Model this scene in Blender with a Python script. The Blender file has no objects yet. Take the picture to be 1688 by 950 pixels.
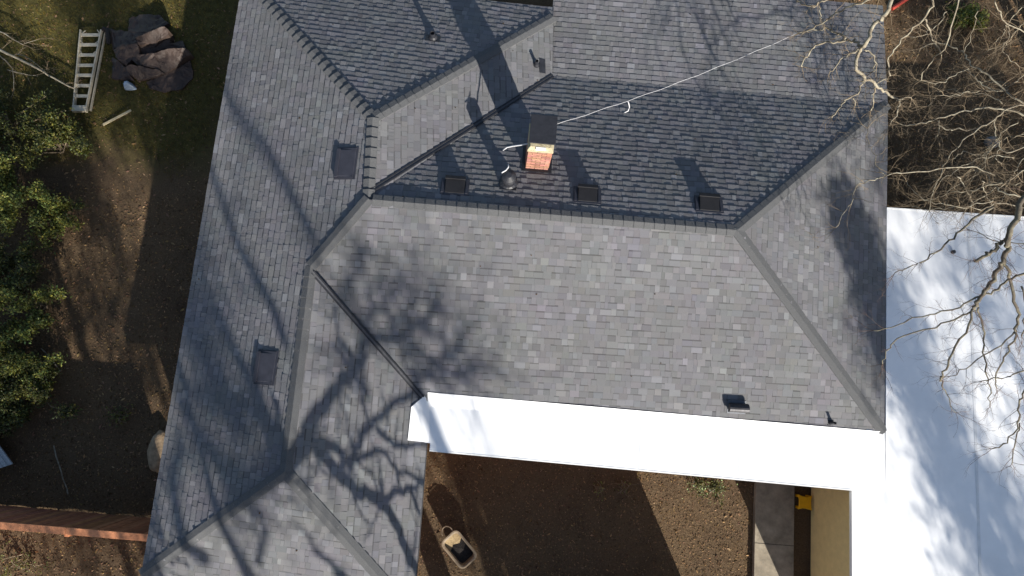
import bpy, bmesh, math, random
import numpy as np
from mathutils import Vector, Matrix, noise

sc = bpy.context.scene
RNG = random.Random(11)

# ------------------------------------------------------------------ camera, sky, sun, exposure
CAM = Vector((0.0, 0.0, 17.15))
FPX = 1084.79                       # focal length in pixels of a 1688 wide frame
ROT = Matrix(((0.99616938, -0.08494743, -0.02074851),
              (0.08046142, 0.98335408, -0.16291320),
              (0.03424219, 0.16061968, 0.98642222)))
cam_data = bpy.data.cameras.new("camera")
cam_data.sensor_width = 36.0
cam_data.lens = FPX / 1688.0 * 36.0
cam_data.clip_end = 500
cam = bpy.data.objects.new("camera", cam_data)
sc.collection.objects.link(cam)
cam.matrix_world = Matrix.Translation(CAM) @ ROT.to_4x4()
sc.camera = cam

SUN_EL = math.radians(23.6)
SUN_AZ = math.radians(27.0)         # from -Y towards +X
SUN = Vector((math.sin(SUN_AZ) * math.cos(SUN_EL), -math.cos(SUN_AZ) * math.cos(SUN_EL), math.sin(SUN_EL)))
world = bpy.data.worlds.new("World")
sc.world = world
world.use_nodes = True
wn = world.node_tree.nodes
sky = wn.new("ShaderNodeTexSky")
sky.sky_type = 'NISHITA'
sky.sun_disc = False
sky.sun_elevation = SUN_EL
sky.sun_rotation = math.atan2(SUN.x, SUN.y)
wn["Background"].inputs[1].default_value = 0.072
world.node_tree.links.new(sky.outputs[0], wn["Background"].inputs[0])
sun_data = bpy.data.lights.new("sun", 'SUN')
sun_data.energy = 5.0
sun_data.angle = math.radians(0.53)
sun_data.color = (1.0, 0.94, 0.85)
sun = bpy.data.objects.new("sun", sun_data)
sc.collection.objects.link(sun)
sun.rotation_euler = SUN.to_track_quat('Z', 'Y').to_euler()
sun.location = (20, -40, 30)
vs = sc.view_settings
vs.view_transform = 'Standard'
vs.look = 'None'
vs.gamma = 1.0
vs.exposure = 1.06
vs.use_curve_mapping = False
sc.cycles.max_bounces = 6
sc.cycles.transparent_max_bounces = 8

# ------------------------------------------------------------------ helpers
WL = {}                             # world position of each object's origin


def ray(px, py):
    return ROT @ Vector(((px - 844.0) / FPX, -(py - 475.0) / FPX, -1.0))


def at(px, py, z):
    """Point of the place at height z that the surveyed photo pixel lies on."""
    d = ray(px, py)
    return CAM + d * ((z - CAM.z) / d.z)


def link(o, parent=None, origin=None):
    sc.collection.objects.link(o)
    origin = Vector(origin) if origin is not None else (WL[parent].copy() if parent else Vector((0, 0, 0)))
    WL[o] = origin
    if parent:
        o.parent = parent
        o.location = origin - WL[parent]
    else:
        o.location = origin
    return o


def tag(o, label=None, cat=None, group=None, kind=None):
    if label: o["label"] = label
    if cat: o["category"] = cat
    if group: o["group"] = group
    if kind: o["kind"] = kind
    return o


def thing(name, loc, label, cat, group=None):
    o = bpy.data.objects.new(name, None)
    o.empty_display_size = 0.2
    link(o, None, loc)
    return tag(o, label, cat, group)


class MB:
    """Collects geometry in place coordinates and links it as one mesh object."""

    def __init__(s):
        s.v = []; s.f = []; s.c = []

    def add(s, vs_, fs, col=None):
        n = len(s.v)
        s.v.extend([tuple(p) for p in vs_])
        s.f.extend([tuple(i + n for i in f) for f in fs])
        if col is not None:
            s.c.extend([col] * len(fs))
        return s

    def box(s, c, size, rot=None, col=None, taper=1.0):
        hx, hy, hz = size[0] / 2, size[1] / 2, size[2] / 2
        P = []
        for z in (-1, 1):
            k = taper if z > 0 else 1.0
            for x, y in ((-1, -1), (1, -1), (1, 1), (-1, 1)):
                P.append(Vector((x * hx * k, y * hy * k, z * hz)))
        if rot is not None:
            P = [rot @ p for p in P]
        P = [p + Vector(c) for p in P]
        return s.add(P, [(3, 2, 1, 0), (4, 5, 6, 7), (0, 1, 5, 4), (1, 2, 6, 5), (2, 3, 7, 6), (3, 0, 4, 7)], col)

    def beam(s, a, b, w, h, up=(0, 0, 1), col=None):
        a = Vector(a); b = Vector(b); d = (b - a); L = d.length; d.normalize()
        side = d.cross(Vector(up)).normalized(); u = side.cross(d).normalized()
        rot = Matrix((d, side, u)).transposed()
        return s.box((a + b) / 2, (L, w, h), rot, col)

    def prism(s, pts, dz, col=None):
        n = len(pts)
        top = [Vector(p) for p in pts]; bot = [p + Vector(dz) for p in top]
        fs = [tuple(range(n)), tuple(range(2 * n - 1, n - 1, -1))]
        for i in range(n):
            j = (i + 1) % n
            fs.append((i, i + n, j + n, j))
        return s.add(top + bot, fs, col)

    def tube(s, pts, rad, sides=5, cap=True, col=None):
        pts = [Vector(p) for p in pts]
        n = len(pts)
        if not hasattr(rad, '__len__'): rad = [rad] * n
        ref = Vector((0.31, 0.17, 0.93))
        V = []
        for i, p in enumerate(pts):
            d = (pts[min(i + 1, n - 1)] - pts[max(i - 1, 0)])
            if d.length < 1e-7: d = Vector((0, 0, 1))
            d.normalize()
            a = d.cross(ref)
            if a.length < 1e-3: a = d.cross(Vector((1, 0, 0)))
            a.normalize(); b = d.cross(a)
            for k in range(sides):
                t = 2 * math.pi * k / sides
                V.append(p + (a * math.cos(t) + b * math.sin(t)) * rad[i])
        F = []
        for i in range(n - 1):
            for k in range(sides):
                k2 = (k + 1) % sides
                F.append((i * sides + k, i * sides + k2, (i + 1) * sides + k2, (i + 1) * sides + k))
        if cap:
            F.append(tuple(range(sides - 1, -1, -1)))
            F.append(tuple(range((n - 1) * sides, n * sides)))
        return s.add(V, F, col)

    def lathe(s, c, prof, sides=16, axis=None, col=None):
        """prof: (radius, height) from bottom to top."""
        V = []; F = []
        q = Vector(axis).to_track_quat('Z', 'Y').to_matrix() if axis is not None else Matrix.Identity(3)
        for r, h in prof:
            for k in range(sides):
                t = 2 * math.pi * k / sides
                V.append(Vector(c) + q @ Vector((r * math.cos(t), r * math.sin(t), h)))
        for i in range(len(prof) - 1):
            for k in range(sides):
                k2 = (k + 1) % sides
                F.append((i * sides + k, i * sides + k2, (i + 1) * sides + k2, (i + 1) * sides + k))
        F.append(tuple(range(sides - 1, -1, -1)))
        F.append(tuple(range((len(prof) - 1) * sides, len(prof) * sides)))
        return s.add(V, F, col)

    def build(s, name, m, parent=None, origin=None, smooth=False, kind=None, bevel=0):
        if origin is None:
            if parent: origin = WL[parent]
            else: origin = Vector((0, 0, 0))
        origin = Vector(origin)
        me = bpy.data.meshes.new(name)
        me.from_pydata([(p[0] - origin.x, p[1] - origin.y, p[2] - origin.z) for p in s.v], [], s.f)
        if s.c:
            at_ = me.attributes.new("tone", 'FLOAT_COLOR', 'FACE')
            buf = np.ones((len(s.c), 4), dtype=np.float32)
            buf[:, :3] = np.array(s.c, dtype=np.float32)
            at_.data.foreach_set("color", buf.ravel())
        if smooth:
            me.polygons.foreach_set("use_smooth", [True] * len(me.polygons))
        me.materials.append(m)
        me.update()
        o = bpy.data.objects.new(name, me)
        link(o, parent, origin)
        if bevel:
            b = o.modifiers.new("bevel", 'BEVEL'); b.width = bevel; b.segments = 2; b.limit_method = 'ANGLE'
        if kind: o["kind"] = kind
        return o


def copy_to(o, parent, loc):
    c = o.copy()
    sc.collection.objects.link(c)
    WL[c] = Vector(loc)
    c.parent = parent
    c.location = Vector(loc) - (WL[parent] if parent else Vector((0, 0, 0)))
    return c


# ------------------------------------------------------------------ materials
def mat(name, col, rough=0.8, var=0.25, scale=6.0, col2=None, bump=0.0, bscale=40.0, metal=0.0, attr=False, spec=0.3,
        detail=5.0, contrast=(0.3, 0.7), trans=0.0):
    m = bpy.data.materials.new(name)
    m.use_nodes = True
    nt = m.node_tree; N = nt.nodes; L = nt.links
    b = N["Principled BSDF"]
    b.inputs["Roughness"].default_value = rough
    b.inputs["Metallic"].default_value = metal
    b.inputs["Specular IOR Level"].default_value = spec
    tc = N.new("ShaderNodeTexCoord")
    geo = N.new("ShaderNodeNewGeometry")
    nz = N.new("ShaderNodeTexNoise")
    nz.inputs["Scale"].default_value = scale; nz.inputs["Detail"].default_value = detail
    nz.inputs["Roughness"].default_value = 0.65
    L.new(geo.outputs["Position"], nz.inputs["Vector"])
    mr = N.new("ShaderNodeMapRange")
    mr.inputs["From Min"].default_value = contrast[0]; mr.inputs["From Max"].default_value = contrast[1]
    L.new(nz.outputs["Fac"], mr.inputs["Value"])
    mix = N.new("ShaderNodeMix"); mix.data_type = 'RGBA'
    L.new(mr.outputs[0], mix.inputs["Factor"])
    if col2 is None:
        a = [c * (1 - var) for c in col]; c2 = [min(1, c * (1 + var)) for c in col]
    else:
        a, c2 = col, col2
    mix.inputs["A"].default_value = (*a, 1); mix.inputs["B"].default_value = (*c2, 1)
    out = mix.outputs["Result"]
    if attr:
        at_ = N.new("ShaderNodeAttribute"); at_.attribute_name = "tone"
        mu = N.new("ShaderNodeMix"); mu.data_type = 'RGBA'; mu.blend_type = 'MULTIPLY'
        mu.inputs["Factor"].default_value = 1.0
        L.new(out, mu.inputs["A"]); L.new(at_.outputs["Color"], mu.inputs["B"])
        out = mu.outputs["Result"]
    L.new(out, b.inputs["Base Color"])
    if bump:
        n2 = N.new("ShaderNodeTexNoise"); n2.inputs["Scale"].default_value = bscale; n2.inputs["Detail"].default_value = 4
        L.new(geo.outputs["Position"], n2.inputs["Vector"])
        bp = N.new("ShaderNodeBump"); bp.inputs["Strength"].default_value = bump; bp.inputs["Distance"].default_value = 0.02
        L.new(n2.outputs["Fac"], bp.inputs["Height"]); L.new(bp.outputs[0], b.inputs["Normal"])
    if trans:
        # thin leaf: part of the light comes through
        tr = N.new("ShaderNodeBsdfTranslucent"); ms = N.new("ShaderNodeMixShader")
        ms.inputs[0].default_value = trans
        L.new(out, tr.inputs[0]); L.new(b.outputs[0], ms.inputs[1]); L.new(tr.outputs[0], ms.inputs[2])
        L.new(ms.outputs[0], N["Material Output"].inputs[0])
    return m


M = dict(
    shingle=mat("asphalt_shingle", (1, 1, 1), 0.95, var=0.16, scale=90, attr=True, bump=0.35, bscale=220, spec=0.15, detail=6),
    deck=mat("roof_deck", (0.05, 0.05, 0.055), 0.95),
    capm=mat("cap_shingle", (0.096, 0.098, 0.101), 0.95, var=0.22, scale=70, bump=0.35, bscale=200, spec=0.15),
    black=mat("black_metal", (0.018, 0.019, 0.024), 0.5, var=0.3, scale=9, spec=0.4),
    vent=mat("vent_metal", (0.03, 0.031, 0.042), 0.55, var=0.2, scale=7, spec=0.4),
    ventd=mat("vent_panel", (0.012, 0.012, 0.014), 0.6, var=0.2, scale=7),
    duct=mat("duct_metal", (0.05, 0.05, 0.055), 0.55, var=0.35, scale=12, metal=0.5),
    valley=mat("valley_metal", (0.022, 0.023, 0.028), 0.6, var=0.3, scale=14),
    valleym=mat("valley_centre", (0.07, 0.072, 0.08), 0.6, var=0.3, scale=14),
    seam=mat("membrane_lap_dirt", (0.66, 0.67, 0.68), 0.6, var=0.08, scale=4),
    white=mat("white_membrane", (0.74, 0.75, 0.76), 0.6, var=0.0, scale=0.9, detail=9, col2=(0.87, 0.875, 0.88), spec=0.25),
    whitew=mat("white_paint", (0.78, 0.78, 0.76), 0.6, var=0.04, scale=3),
    cream=mat("cream_siding", (0.74, 0.60, 0.28), 0.7, var=0.08, scale=5, bump=0.1, bscale=30),
    brick=mat("brick", (0.27, 0.135, 0.10), 0.9, var=0.35, scale=18, attr=True, bump=0.4, bscale=60),
    mortar=mat("mortar", (0.42, 0.34, 0.25), 0.95, var=0.25, scale=25, bump=0.5, bscale=60),
    crown=mat("mortar_crown", (0.34, 0.30, 0.2), 0.95, var=0.35, scale=16, bump=0.5, bscale=40),
    wallb=mat("house_brick_wall", (0.33, 0.17, 0.12), 0.9, var=0.3, scale=14, bump=0.3, bscale=30),
    alu=mat("aluminium", (0.50, 0.44, 0.33), 0.5, var=0.18, scale=20, metal=0.1),
    tarp=mat("brown_tarp", (0.052, 0.036, 0.029), 0.6, var=0.3, scale=4, bump=0.35, bscale=26, spec=0.3),
    rag=mat("pale_blue_plastic", (0.33, 0.39, 0.45), 0.5, var=0.35, scale=14),
    lath=mat("raw_lath", (0.45, 0.38, 0.24), 0.8, var=0.2, scale=20),
    cedar=mat("cedar_rail", (0.56, 0.23, 0.11), 0.8, var=0.25, scale=11, bump=0.2, bscale=50),
    cedard=mat("cedar_board", (0.26, 0.11, 0.06), 0.85, var=0.35, scale=8, bump=0.25, bscale=50, attr=True),
    stone=mat("tan_stone", (0.30, 0.22, 0.14), 0.9, var=0.3, scale=7, bump=0.6, bscale=15),
    concrete=mat("concrete", (0.27, 0.235, 0.18), 0.9, var=0.34, scale=3.5, bump=0.2, bscale=60, detail=8),
    rope=mat("white_rope", (0.5, 0.5, 0.52), 0.7, var=0.08, scale=30),
    tub=mat("tan_plastic", (0.25, 0.19, 0.125), 0.6, var=0.3, scale=9, bump=0.15, bscale=30),
    soil=mat("dark_potting_soil", (0.028, 0.024, 0.022), 0.95, var=0.5, scale=25, bump=0.8, bscale=40),
    sand=mat("damp_sand", (0.30, 0.22, 0.12), 0.95, var=0.3, scale=25, bump=0.6, bscale=40),
    yellow=mat("yellow_plastic", (0.80, 0.42, 0.01), 0.5, var=0.08, scale=9),
    red=mat("red_paint", (0.42, 0.06, 0.04), 0.5, var=0.15, scale=9),
    bark=mat("lichen_bark", (0.17, 0.14, 0.10), 0.9, scale=9, col2=(0.29, 0.265, 0.20), bump=0.5, bscale=60, contrast=(0.4, 0.62)),
    barkd=mat("dark_bark", (0.09, 0.075, 0.058), 0.9, scale=8, col2=(0.20, 0.185, 0.13), bump=0.5, bscale=60, contrast=(0.42, 0.68)),
    twig=mat("twig_bark", (0.17, 0.13, 0.085), 0.9, var=0.3, scale=6),
    twigd=mat("dark_twig_bark", (0.11, 0.075, 0.06), 0.9, var=0.3, scale=6),
    leaf=mat("shrub_leaf", (0.085, 0.110, 0.027), 0.5, var=0.3, scale=3, attr=True, spec=0.4, trans=0.3),
    pine=mat("evergreen_leaf", (0.05, 0.075, 0.022), 0.6, var=0.3, scale=2, attr=True, trans=0.15),
    litter=mat("leaf_litter", (0.14, 0.095, 0.052), 0.9, var=0.25, scale=3, attr=True, spec=0.1),
    grass=mat("grass_blade", (0.11, 0.098, 0.030), 0.85, var=0.3, scale=2, attr=True, trans=0.2, spec=0.1),
    shedroof=mat("grey_shed_shingle", (0.36, 0.38, 0.39), 0.9, var=0.3, scale=30, bump=0.4, bscale=60),
    slate=mat("grey_plastic", (0.14, 0.15, 0.17), 0.6, var=0.2, scale=10),
)


def ground_material():
    m = bpy.data.materials.new("ground_soil")
    m.use_nodes = True
    nt = m.node_tree; N = nt.nodes; L = nt.links
    b = N["Principled BSDF"]
    b.inputs["Roughness"].default_value = 0.95
    b.inputs["Specular IOR Level"].default_value = 0.1
    geo = N.new("ShaderNodeNewGeometry")

    def nz(scale, detail=6, rough=0.65):
        n = N.new("ShaderNodeTexNoise"); n.inputs["Scale"].default_value = scale
        n.inputs["Detail"].default_value = detail; n.inputs["Roughness"].default_value = rough
        L.new(geo.outputs["Position"], n.inputs["Vector"]); return n

    def rng(src, a, b_):
        r = N.new("ShaderNodeMapRange"); r.inputs["From Min"].default_value = a; r.inputs["From Max"].default_value = b_
        L.new(src, r.inputs["Value"]); return r.outputs[0]

    def mix(f, A, B):
        x = N.new("ShaderNodeMix"); x.data_type = 'RGBA'
        L.new(f, x.inputs["Factor"])
        for k, q in (("A", A), ("B", B)):
            if isinstance(q, tuple): x.inputs[k].default_value = (*q, 1)
            else: L.new(q, x.inputs[k])
        return x.outputs["Result"]
    soil = mix(rng(nz(1.1).outputs["Fac"], 0.35, 0.65), (0.046, 0.029, 0.020), (0.115, 0.080, 0.048))
    fine = mix(rng(nz(26, 8, 0.8).outputs["Fac"], 0.35, 0.68), (0.024, 0.015, 0.011), (0.21, 0.15, 0.09))
    soil = mix(rng(nz(0.35, 3).outputs["Fac"], 0.38, 0.62), soil, (0.125, 0.082, 0.045))
    soil2 = mix(rng(nz(5).outputs["Fac"], 0.2, 0.9), soil, fine)
    grass = mix(rng(nz(7).outputs["Fac"], 0.3, 0.7), (0.042, 0.037, 0.014), (0.11, 0.095, 0.032))
    # lawn in the north west corner, its edge broken by noise
    sep = N.new("ShaderNodeSeparateXYZ"); L.new(geo.outputs["Position"], sep.inputs[0])
    w = N.new("ShaderNodeMath"); w.operation = 'MULTIPLY'; w.inputs[1].default_value = 3.0
    L.new(nz(0.7).outputs["Fac"], w.inputs[0])
    ad = N.new("ShaderNodeMath"); ad.operation = 'ADD'
    L.new(sep.outputs["Y"], ad.inputs[0]); L.new(w.outputs[0], ad.inputs[1])
    fy = rng(ad.outputs[0], 6.3, 7.6)
    sx = N.new("ShaderNodeMath"); sx.operation = 'ADD'
    L.new(sep.outputs["X"], sx.inputs[0]); L.new(w.outputs[0], sx.inputs[1])
    fx = rng(sx.outputs[0], -5.6, -6.8)
    mu = N.new("ShaderNodeMath"); mu.operation = 'MULTIPLY'
    L.new(fy, mu.inputs[0]); L.new(fx, mu.inputs[1])
    L.new(mix(mu.outputs[0], soil2, grass), b.inputs["Base Color"])
    bp = N.new("ShaderNodeBump"); bp.inputs["Strength"].default_value = 0.8; bp.inputs["Distance"].default_value = 0.04
    L.new(nz(16, 8, 0.75).outputs["Fac"], bp.inputs["Height"]); L.new(bp.outputs[0], b.inputs["Normal"])
    return m


M["ground"] = ground_material()
# ------------------------------------------------------------------ ground
g = MB()
NG = 90
ext = 60.0


def ground_z(x, y):
    return 0.05 * noise.noise(Vector((x * 0.5, y * 0.5, 0))) + 0.02 * noise.noise(Vector((x * 2.3, y * 2.3, 4)))


xs = [-ext + 2 * ext * i / NG for i in range(NG + 1)]
# finer rows near the house
xs = sorted(set([round(-16 + 0.28 * i, 3) for i in range(115)] + [-150, -80, -45, -30, -22, 22, 30, 45, 80, 150]))
n = len(xs)
gv = [(x, y, ground_z(x, y) - 0.03) for y in xs for x in xs]
gf = [(j * n + i, j * n + i + 1, (j + 1) * n + i + 1, (j + 1) * n + i) for j in range(n - 1) for i in range(n - 1)]
g.add(gv, gf)
tag(g.build("ground", M["ground"], smooth=True), kind="structure")

# ------------------------------------------------------------------ the house: roof geometry
E0 = 2.45                                  # eave height
EA = at(395, 0, E0); EB = at(233, 950, E0)  # west eave
PITCH_W = 0.33


class Plane:
    def __init__(s, pts):
        A = np.array([[p[0], p[1], 1.0] for p in pts]); z = np.array([p[2] for p in pts])
        s.a, s.b, s.c = [float(q) for q in np.linalg.lstsq(A, z, rcond=None)[0]]
        s.n = Vector((-s.a, -s.b, 1)).normalized()
        m = math.hypot(s.a, s.b)
        s.m = m
        s.up = Vector((s.a / m, s.b / m, 0))
        s.con = Vector((-s.up.y, s.up.x, 0))
        s.slope = Vector((s.up.x, s.up.y, m)).normalized()

    def z(s, x, y): return s.a * x + s.b * y + s.c

    def p(s, x, y, h=0.0):
        return Vector((x, y, s.z(x, y))) + s.n * h

    def hit(s, px, py, h=0.0):
        d = ray(px, py)
        t = (s.a * CAM.x + s.b * CAM.y + s.c + h - CAM.z) / (d.z - s.a * d.x - s.b * d.y)
        return CAM + d * t


uW = (EB - EA).normalized(); inW = Vector((-uW.y, uW.x, 0))
pl_w = Plane([EA, EB, EA + inW + Vector((0, 0, PITCH_W)), EB + inW + Vector((0, 0, PITCH_W))])
apexN = pl_w.hit(615, 195); junc = pl_w.hit(607, 330); s1 = pl_w.hit(512, 440); apexS = pl_w.hit(470, 778)
SE = at(1457, 713, E0); NE = at(1463, 172, E0); wNE = at(912, 29, E0); valN = at(910, 126, E0); valS = at(708, 668, E0)
SEE = at(685, 950, E0)
apexE = at(1215, 380, E0 + 1.31)


def west_at(y):
    t = (y - EA.y) / (EB.y - EA.y)
    return EA + (EB - EA) * t


def extrap(a, b, line_fn):
    """Follow the line a->b until it drops to the eave height."""
    d = b - a
    t = (E0 - a.z) / d.z
    return a + d * t


wNW = extrap(apexN, pl_w.hit(437, 0), None)
SW = extrap(apexS, pl_w.hit(300, 900), None)
pl_e2 = Plane([s1, apexS, valS, SEE])
SWE = extrap(apexS, pl_e2.hit(625, 950), None)
pl_nd = Plane([apexN, wNE, wNW])
pl_e1 = Plane([apexN, junc, wNE, valN])
pl_n = Plane([junc, valN, NE, apexE])
pl_s = Plane([junc, apexE, SE, valS, s1])
pl_e = Plane([apexE, NE, SE])
pl_s2 = Plane([apexS, SW, SWE])
pfR = at(1455, 10, E0 - 0.27); pfL = Vector((valN.x - 0.10, pfR.y - 0.1, E0 - 0.27))
pl_p = Plane([valN, NE, pfR, pfL])
nd_far = pl_nd.p(wNE.x, wNE.y + 0.33)

ws1 = west_at(s1.y)
SLOPES = [  # name, plane, convex plan pieces
    ("west", pl_w, [[west_at(wNW.y), apexN, junc, s1, ws1], [ws1, s1, apexS, west_at(SW.y)]]),
    ("north_hip", pl_nd, [[wNW, apexN, wNE, nd_far, Vector((wNW.x, wNW.y + 0.05, 0))]]),
    ("inner_east", pl_e1, [[apexN, junc, valN, wNE]]),
    ("north", pl_n, [[junc, valN, NE, apexE]]),
    ("porch", pl_p, [[valN - Vector((0.10, 0, 0)), NE, pfR, pfL]]),
    ("south", pl_s, [[junc, apexE, SE, valS, s1]]),
    ("east", pl_e, [[apexE, NE, SE]]),
    ("wing_east", pl_e2, [[s1, valS, SWE, apexS]]),
    ("wing_south", pl_s2, [[apexS, SW, SWE]]),
]

house = thing("house", (0, 3.8, 0), "low hipped house with charcoal grey shingle roof, brick chimney and dark roof vents", "house")


def ccw(poly):
    a = sum(poly[i][0] * poly[(i + 1) % len(poly)][1] - poly[(i + 1) % len(poly)][0] * poly[i][1] for i in range(len(poly)))
    return poly if a > 0 else poly[::-1]


def clip(poly, conv):
    out = poly
    for i in range(len(conv)):
        a = conv[i]; b = conv[(i + 1) % len(conv)]
        ex, ey = b[0] - a[0], b[1] - a[1]
        src = out; out = []
        if not src: return []
        for k in range(len(src)):
            p = src[k]; q = src[(k + 1) % len(src)]
            dp = ex * (p[1] - a[1]) - ey * (p[0] - a[0]); dq = ex * (q[1] - a[1]) - ey * (q[0] - a[0])
            if dp >= 0: out.append(p)
            if (dp >= 0) != (dq >= 0):
                t = dp / (dp - dq); out.append((p[0] + (q[0] - p[0]) * t, p[1] + (q[1] - p[1]) * t))
    return out


def area(poly):
    return abs(sum(poly[i][0] * poly[(i + 1) % len(poly)][1] - poly[(i + 1) % len(poly)][0] * poly[i][1] for i in range(len(poly)))) / 2


SR = random.Random(5)
BASE = 0.158


def tone(x, y, high):
    t = SR.random()
    k = 1.0 + SR.gauss(0, 0.05)
    if t < 0.15: k *= 1.10 + 0.18 * SR.random()
    elif t < 0.30: k *= 0.91
    k *= 1 + 0.10 * noise.noise(Vector((x * 0.45, y * 0.45, 1)))
    h = noise.noise(Vector((x * 1.3, y * 1.3, 7))) + SR.gauss(0, 0.28)   # drift between lavender and green grey
    w = SR.gauss(0, 0.012)
    r = 1 + 0.014 * h + w; gg = 1 - 0.020 * h; bb = 1.0 + 0.038 * max(h, 0) - 0.03 * max(-h, 0) - w
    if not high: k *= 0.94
    return (BASE * k * r * 1.0, BASE * k * gg * 1.0, BASE * k * bb * 1.05)


EXPO = 0.143


def make_tabs(pl, pieces):
    tabs = []
    L = math.sqrt(1 + pl.m ** 2)
    step = EXPO / L
    allp = [p for c in pieces for p in c]
    w0 = min(pl.up.x * p.x + pl.up.y * p.y for p in allp) - 0.012; w1 = max(pl.up.x * p.x + pl.up.y * p.y for p in allp)
    u0 = min(pl.con.x * p.x + pl.con.y * p.y for p in allp); u1 = max(pl.con.x * p.x + pl.con.y * p.y for p in allp)
    conv = []
    for c in pieces:
        cc = ccw([(p.x, p.y) for p in c])
        conv.append(cc)
    k = 0
    while w0 + k * step < w1:
        wa = w0 + k * step; wb = wa + step + 0.004
        u = u0 - SR.random() * 0.3
        high = SR.random() < 0.5
        while u < u1:
            wd = SR.choice((0.08, 0.10, 0.12, 0.14, 0.16, 0.19, 0.23)) * SR.uniform(0.9, 1.1)
            # teeth: thick overlay pieces stand between thin ones
            t = (0.0150 if high else 0.0090) * SR.uniform(0.88, 1.12)
            drop = SR.gauss(0, 0.003)
            rect = [pl.con * uu + pl.up * ww for uu, ww in ((u, wa + drop), (u + wd - 0.002, wa + drop + SR.gauss(0, 0.0012)), (u + wd - 0.002, wb), (u, wb))]
            rect = ccw([(p.x, p.y) for p in rect])
            cx = sum(p[0] for p in rect) / 4; cy = sum(p[1] for p in rect) / 4
            col = None
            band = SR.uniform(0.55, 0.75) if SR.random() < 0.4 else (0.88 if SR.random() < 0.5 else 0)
            for c in conv:
                q = clip(rect, c)
                if len(q) >= 3 and area(q) > 3e-4:
                    if col is None: col = tone(cx, cy, high)
                    tabs.append((q, wa, step, t, col, (cx, cy), band))
            u += wd
            high = (not high) if SR.random() < 0.8 else high
        k += 1
    return tabs


def tab_geo(mb, pl, tb):
    q, wa, step, t, col, c = tb[:6]
    n_ = len(q)
    V = []
    for x, y in q:
        w = pl.up.x * x + pl.up.y * y
        h = 0.004 + t * max(0.0, 1 - (w - wa) / (step + 0.004))
        V.append(pl.p(x, y, h))
    for x, y in q: V.append(pl.p(x, y, -0.004))
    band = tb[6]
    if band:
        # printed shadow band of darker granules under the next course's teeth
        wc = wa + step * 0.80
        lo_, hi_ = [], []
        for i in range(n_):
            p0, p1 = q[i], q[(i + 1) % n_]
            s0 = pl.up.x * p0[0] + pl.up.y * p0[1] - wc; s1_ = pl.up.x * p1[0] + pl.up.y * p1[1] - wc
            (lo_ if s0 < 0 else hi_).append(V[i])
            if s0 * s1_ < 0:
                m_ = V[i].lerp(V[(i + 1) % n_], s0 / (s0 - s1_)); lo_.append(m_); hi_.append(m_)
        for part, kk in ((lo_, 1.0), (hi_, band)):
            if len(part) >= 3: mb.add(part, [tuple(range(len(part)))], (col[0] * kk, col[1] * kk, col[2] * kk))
        mb.v.extend([tuple(p) for p in V])
    else:
        mb.add(V, [tuple(range(n_))], col)
    # cut edges show the bare asphalt
    b0 = len(mb.v) - 2 * n_
    for i in range(n_):
        j = (i + 1) % n_
        mb.f.append((b0 + i, b0 + i + n_, b0 + j + n_, b0 + j)); mb.c.append((col[0] * 0.32, col[1] * 0.32, col[2] * 0.34))


SLOPE_OBJ = {}
for name, pl, pieces in SLOPES:
    d = MB()
    for c in pieces:
        cc = ccw([(p.x, p.y) for p in c])
        d.prism([pl.p(x, y, -0.006) for x, y in cc], (0, 0, -0.12))
    so = d.build("roof_slope", M["deck"], house)
    SLOPE_OBJ[name] = so
    tabs = make_tabs(pl, pieces)
    single = []
    if name == "south":
        # the shingles nearest the lens, one by one
        ref = pl.hit(905, 560)
        full = [t for t in tabs if len(t[0]) == 4 and area(t[0]) > 0.01]
        full.sort(key=lambda t: (t[5][0] - ref.x) ** 2 + (t[5][1] - ref.y) ** 2)
        single = full[:298]
        ids = set(id(t) for t in single)
        tabs = [t for t in tabs if id(t) not in ids]
    mb = MB()
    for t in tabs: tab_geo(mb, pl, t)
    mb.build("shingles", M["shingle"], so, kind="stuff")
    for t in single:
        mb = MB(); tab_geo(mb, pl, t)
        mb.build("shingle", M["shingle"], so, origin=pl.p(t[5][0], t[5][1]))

# ------------------------------------------------------------------ ridge and hip caps, one by one


def caps(a, b, pa, pb, spacing=0.215, half=0.125, lift=0.014, butt=0.024, parent=house):
    """Caps lapped from b (low or covered end) up to a; the thick butt of each faces b."""
    a = Vector(a); b = Vector(b)

    def ridge_z(p): return max(pa.z(p.x, p.y), pb.z(p.x, p.y))
    a = Vector((a.x, a.y, ridge_z(a))); b = Vector((b.x, b.y, ridge_z(b)))
    d = (b - a); L = d.length; d.normalize()
    dh = Vector((d.x, d.y, 0)).normalized(); side = Vector((dh.y, -dh.x, 0))
    cnt = max(1, int(L / spacing)); sp = L / cnt
    proto = None
    for i in range(cnt):
        org = a + d * (sp * i)
        if proto is None or i == cnt - 1 or True:
            pass
        if proto is None:
            mb = MB(); V = []
            for s_, hgt in ((-0.02, lift), (sp * 1.0, lift + butt)):
                c = a + d * s_
                for sgn in (-1, 0, 1):
                    q = c + side * (half * sgn)
                    # each wing of the cap lies along its own slope
                    if sgn == 0: z = c.z
                    else:
                        best = pa if pa.z(a.x + side.x * sgn, a.y + side.y * sgn) < pb.z(a.x + side.x * sgn, a.y + side.y * sgn) else pb
                        z = c.z + (best.z(q.x, q.y) - best.z(c.x, c.y))
                    V.append(Vector((q.x, q.y, z + hgt)))
            low = [v - Vector((0, 0, 0.03)) for v in V]
            F = [(0, 1, 4, 3), (1, 2, 5, 4), (6, 9, 10, 7), (7, 10, 11, 8), (3, 4, 10, 9), (4, 5, 11, 10), (0, 3, 9, 6), (2, 8, 11, 5), (0, 6, 7, 1), (1, 7, 8, 2)]
            mb.add(V + low, F)
            proto = mb.build("ridge_cap", M["capm"], parent, origin=a)
        else:
            copy_to(proto, parent, org)


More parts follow.
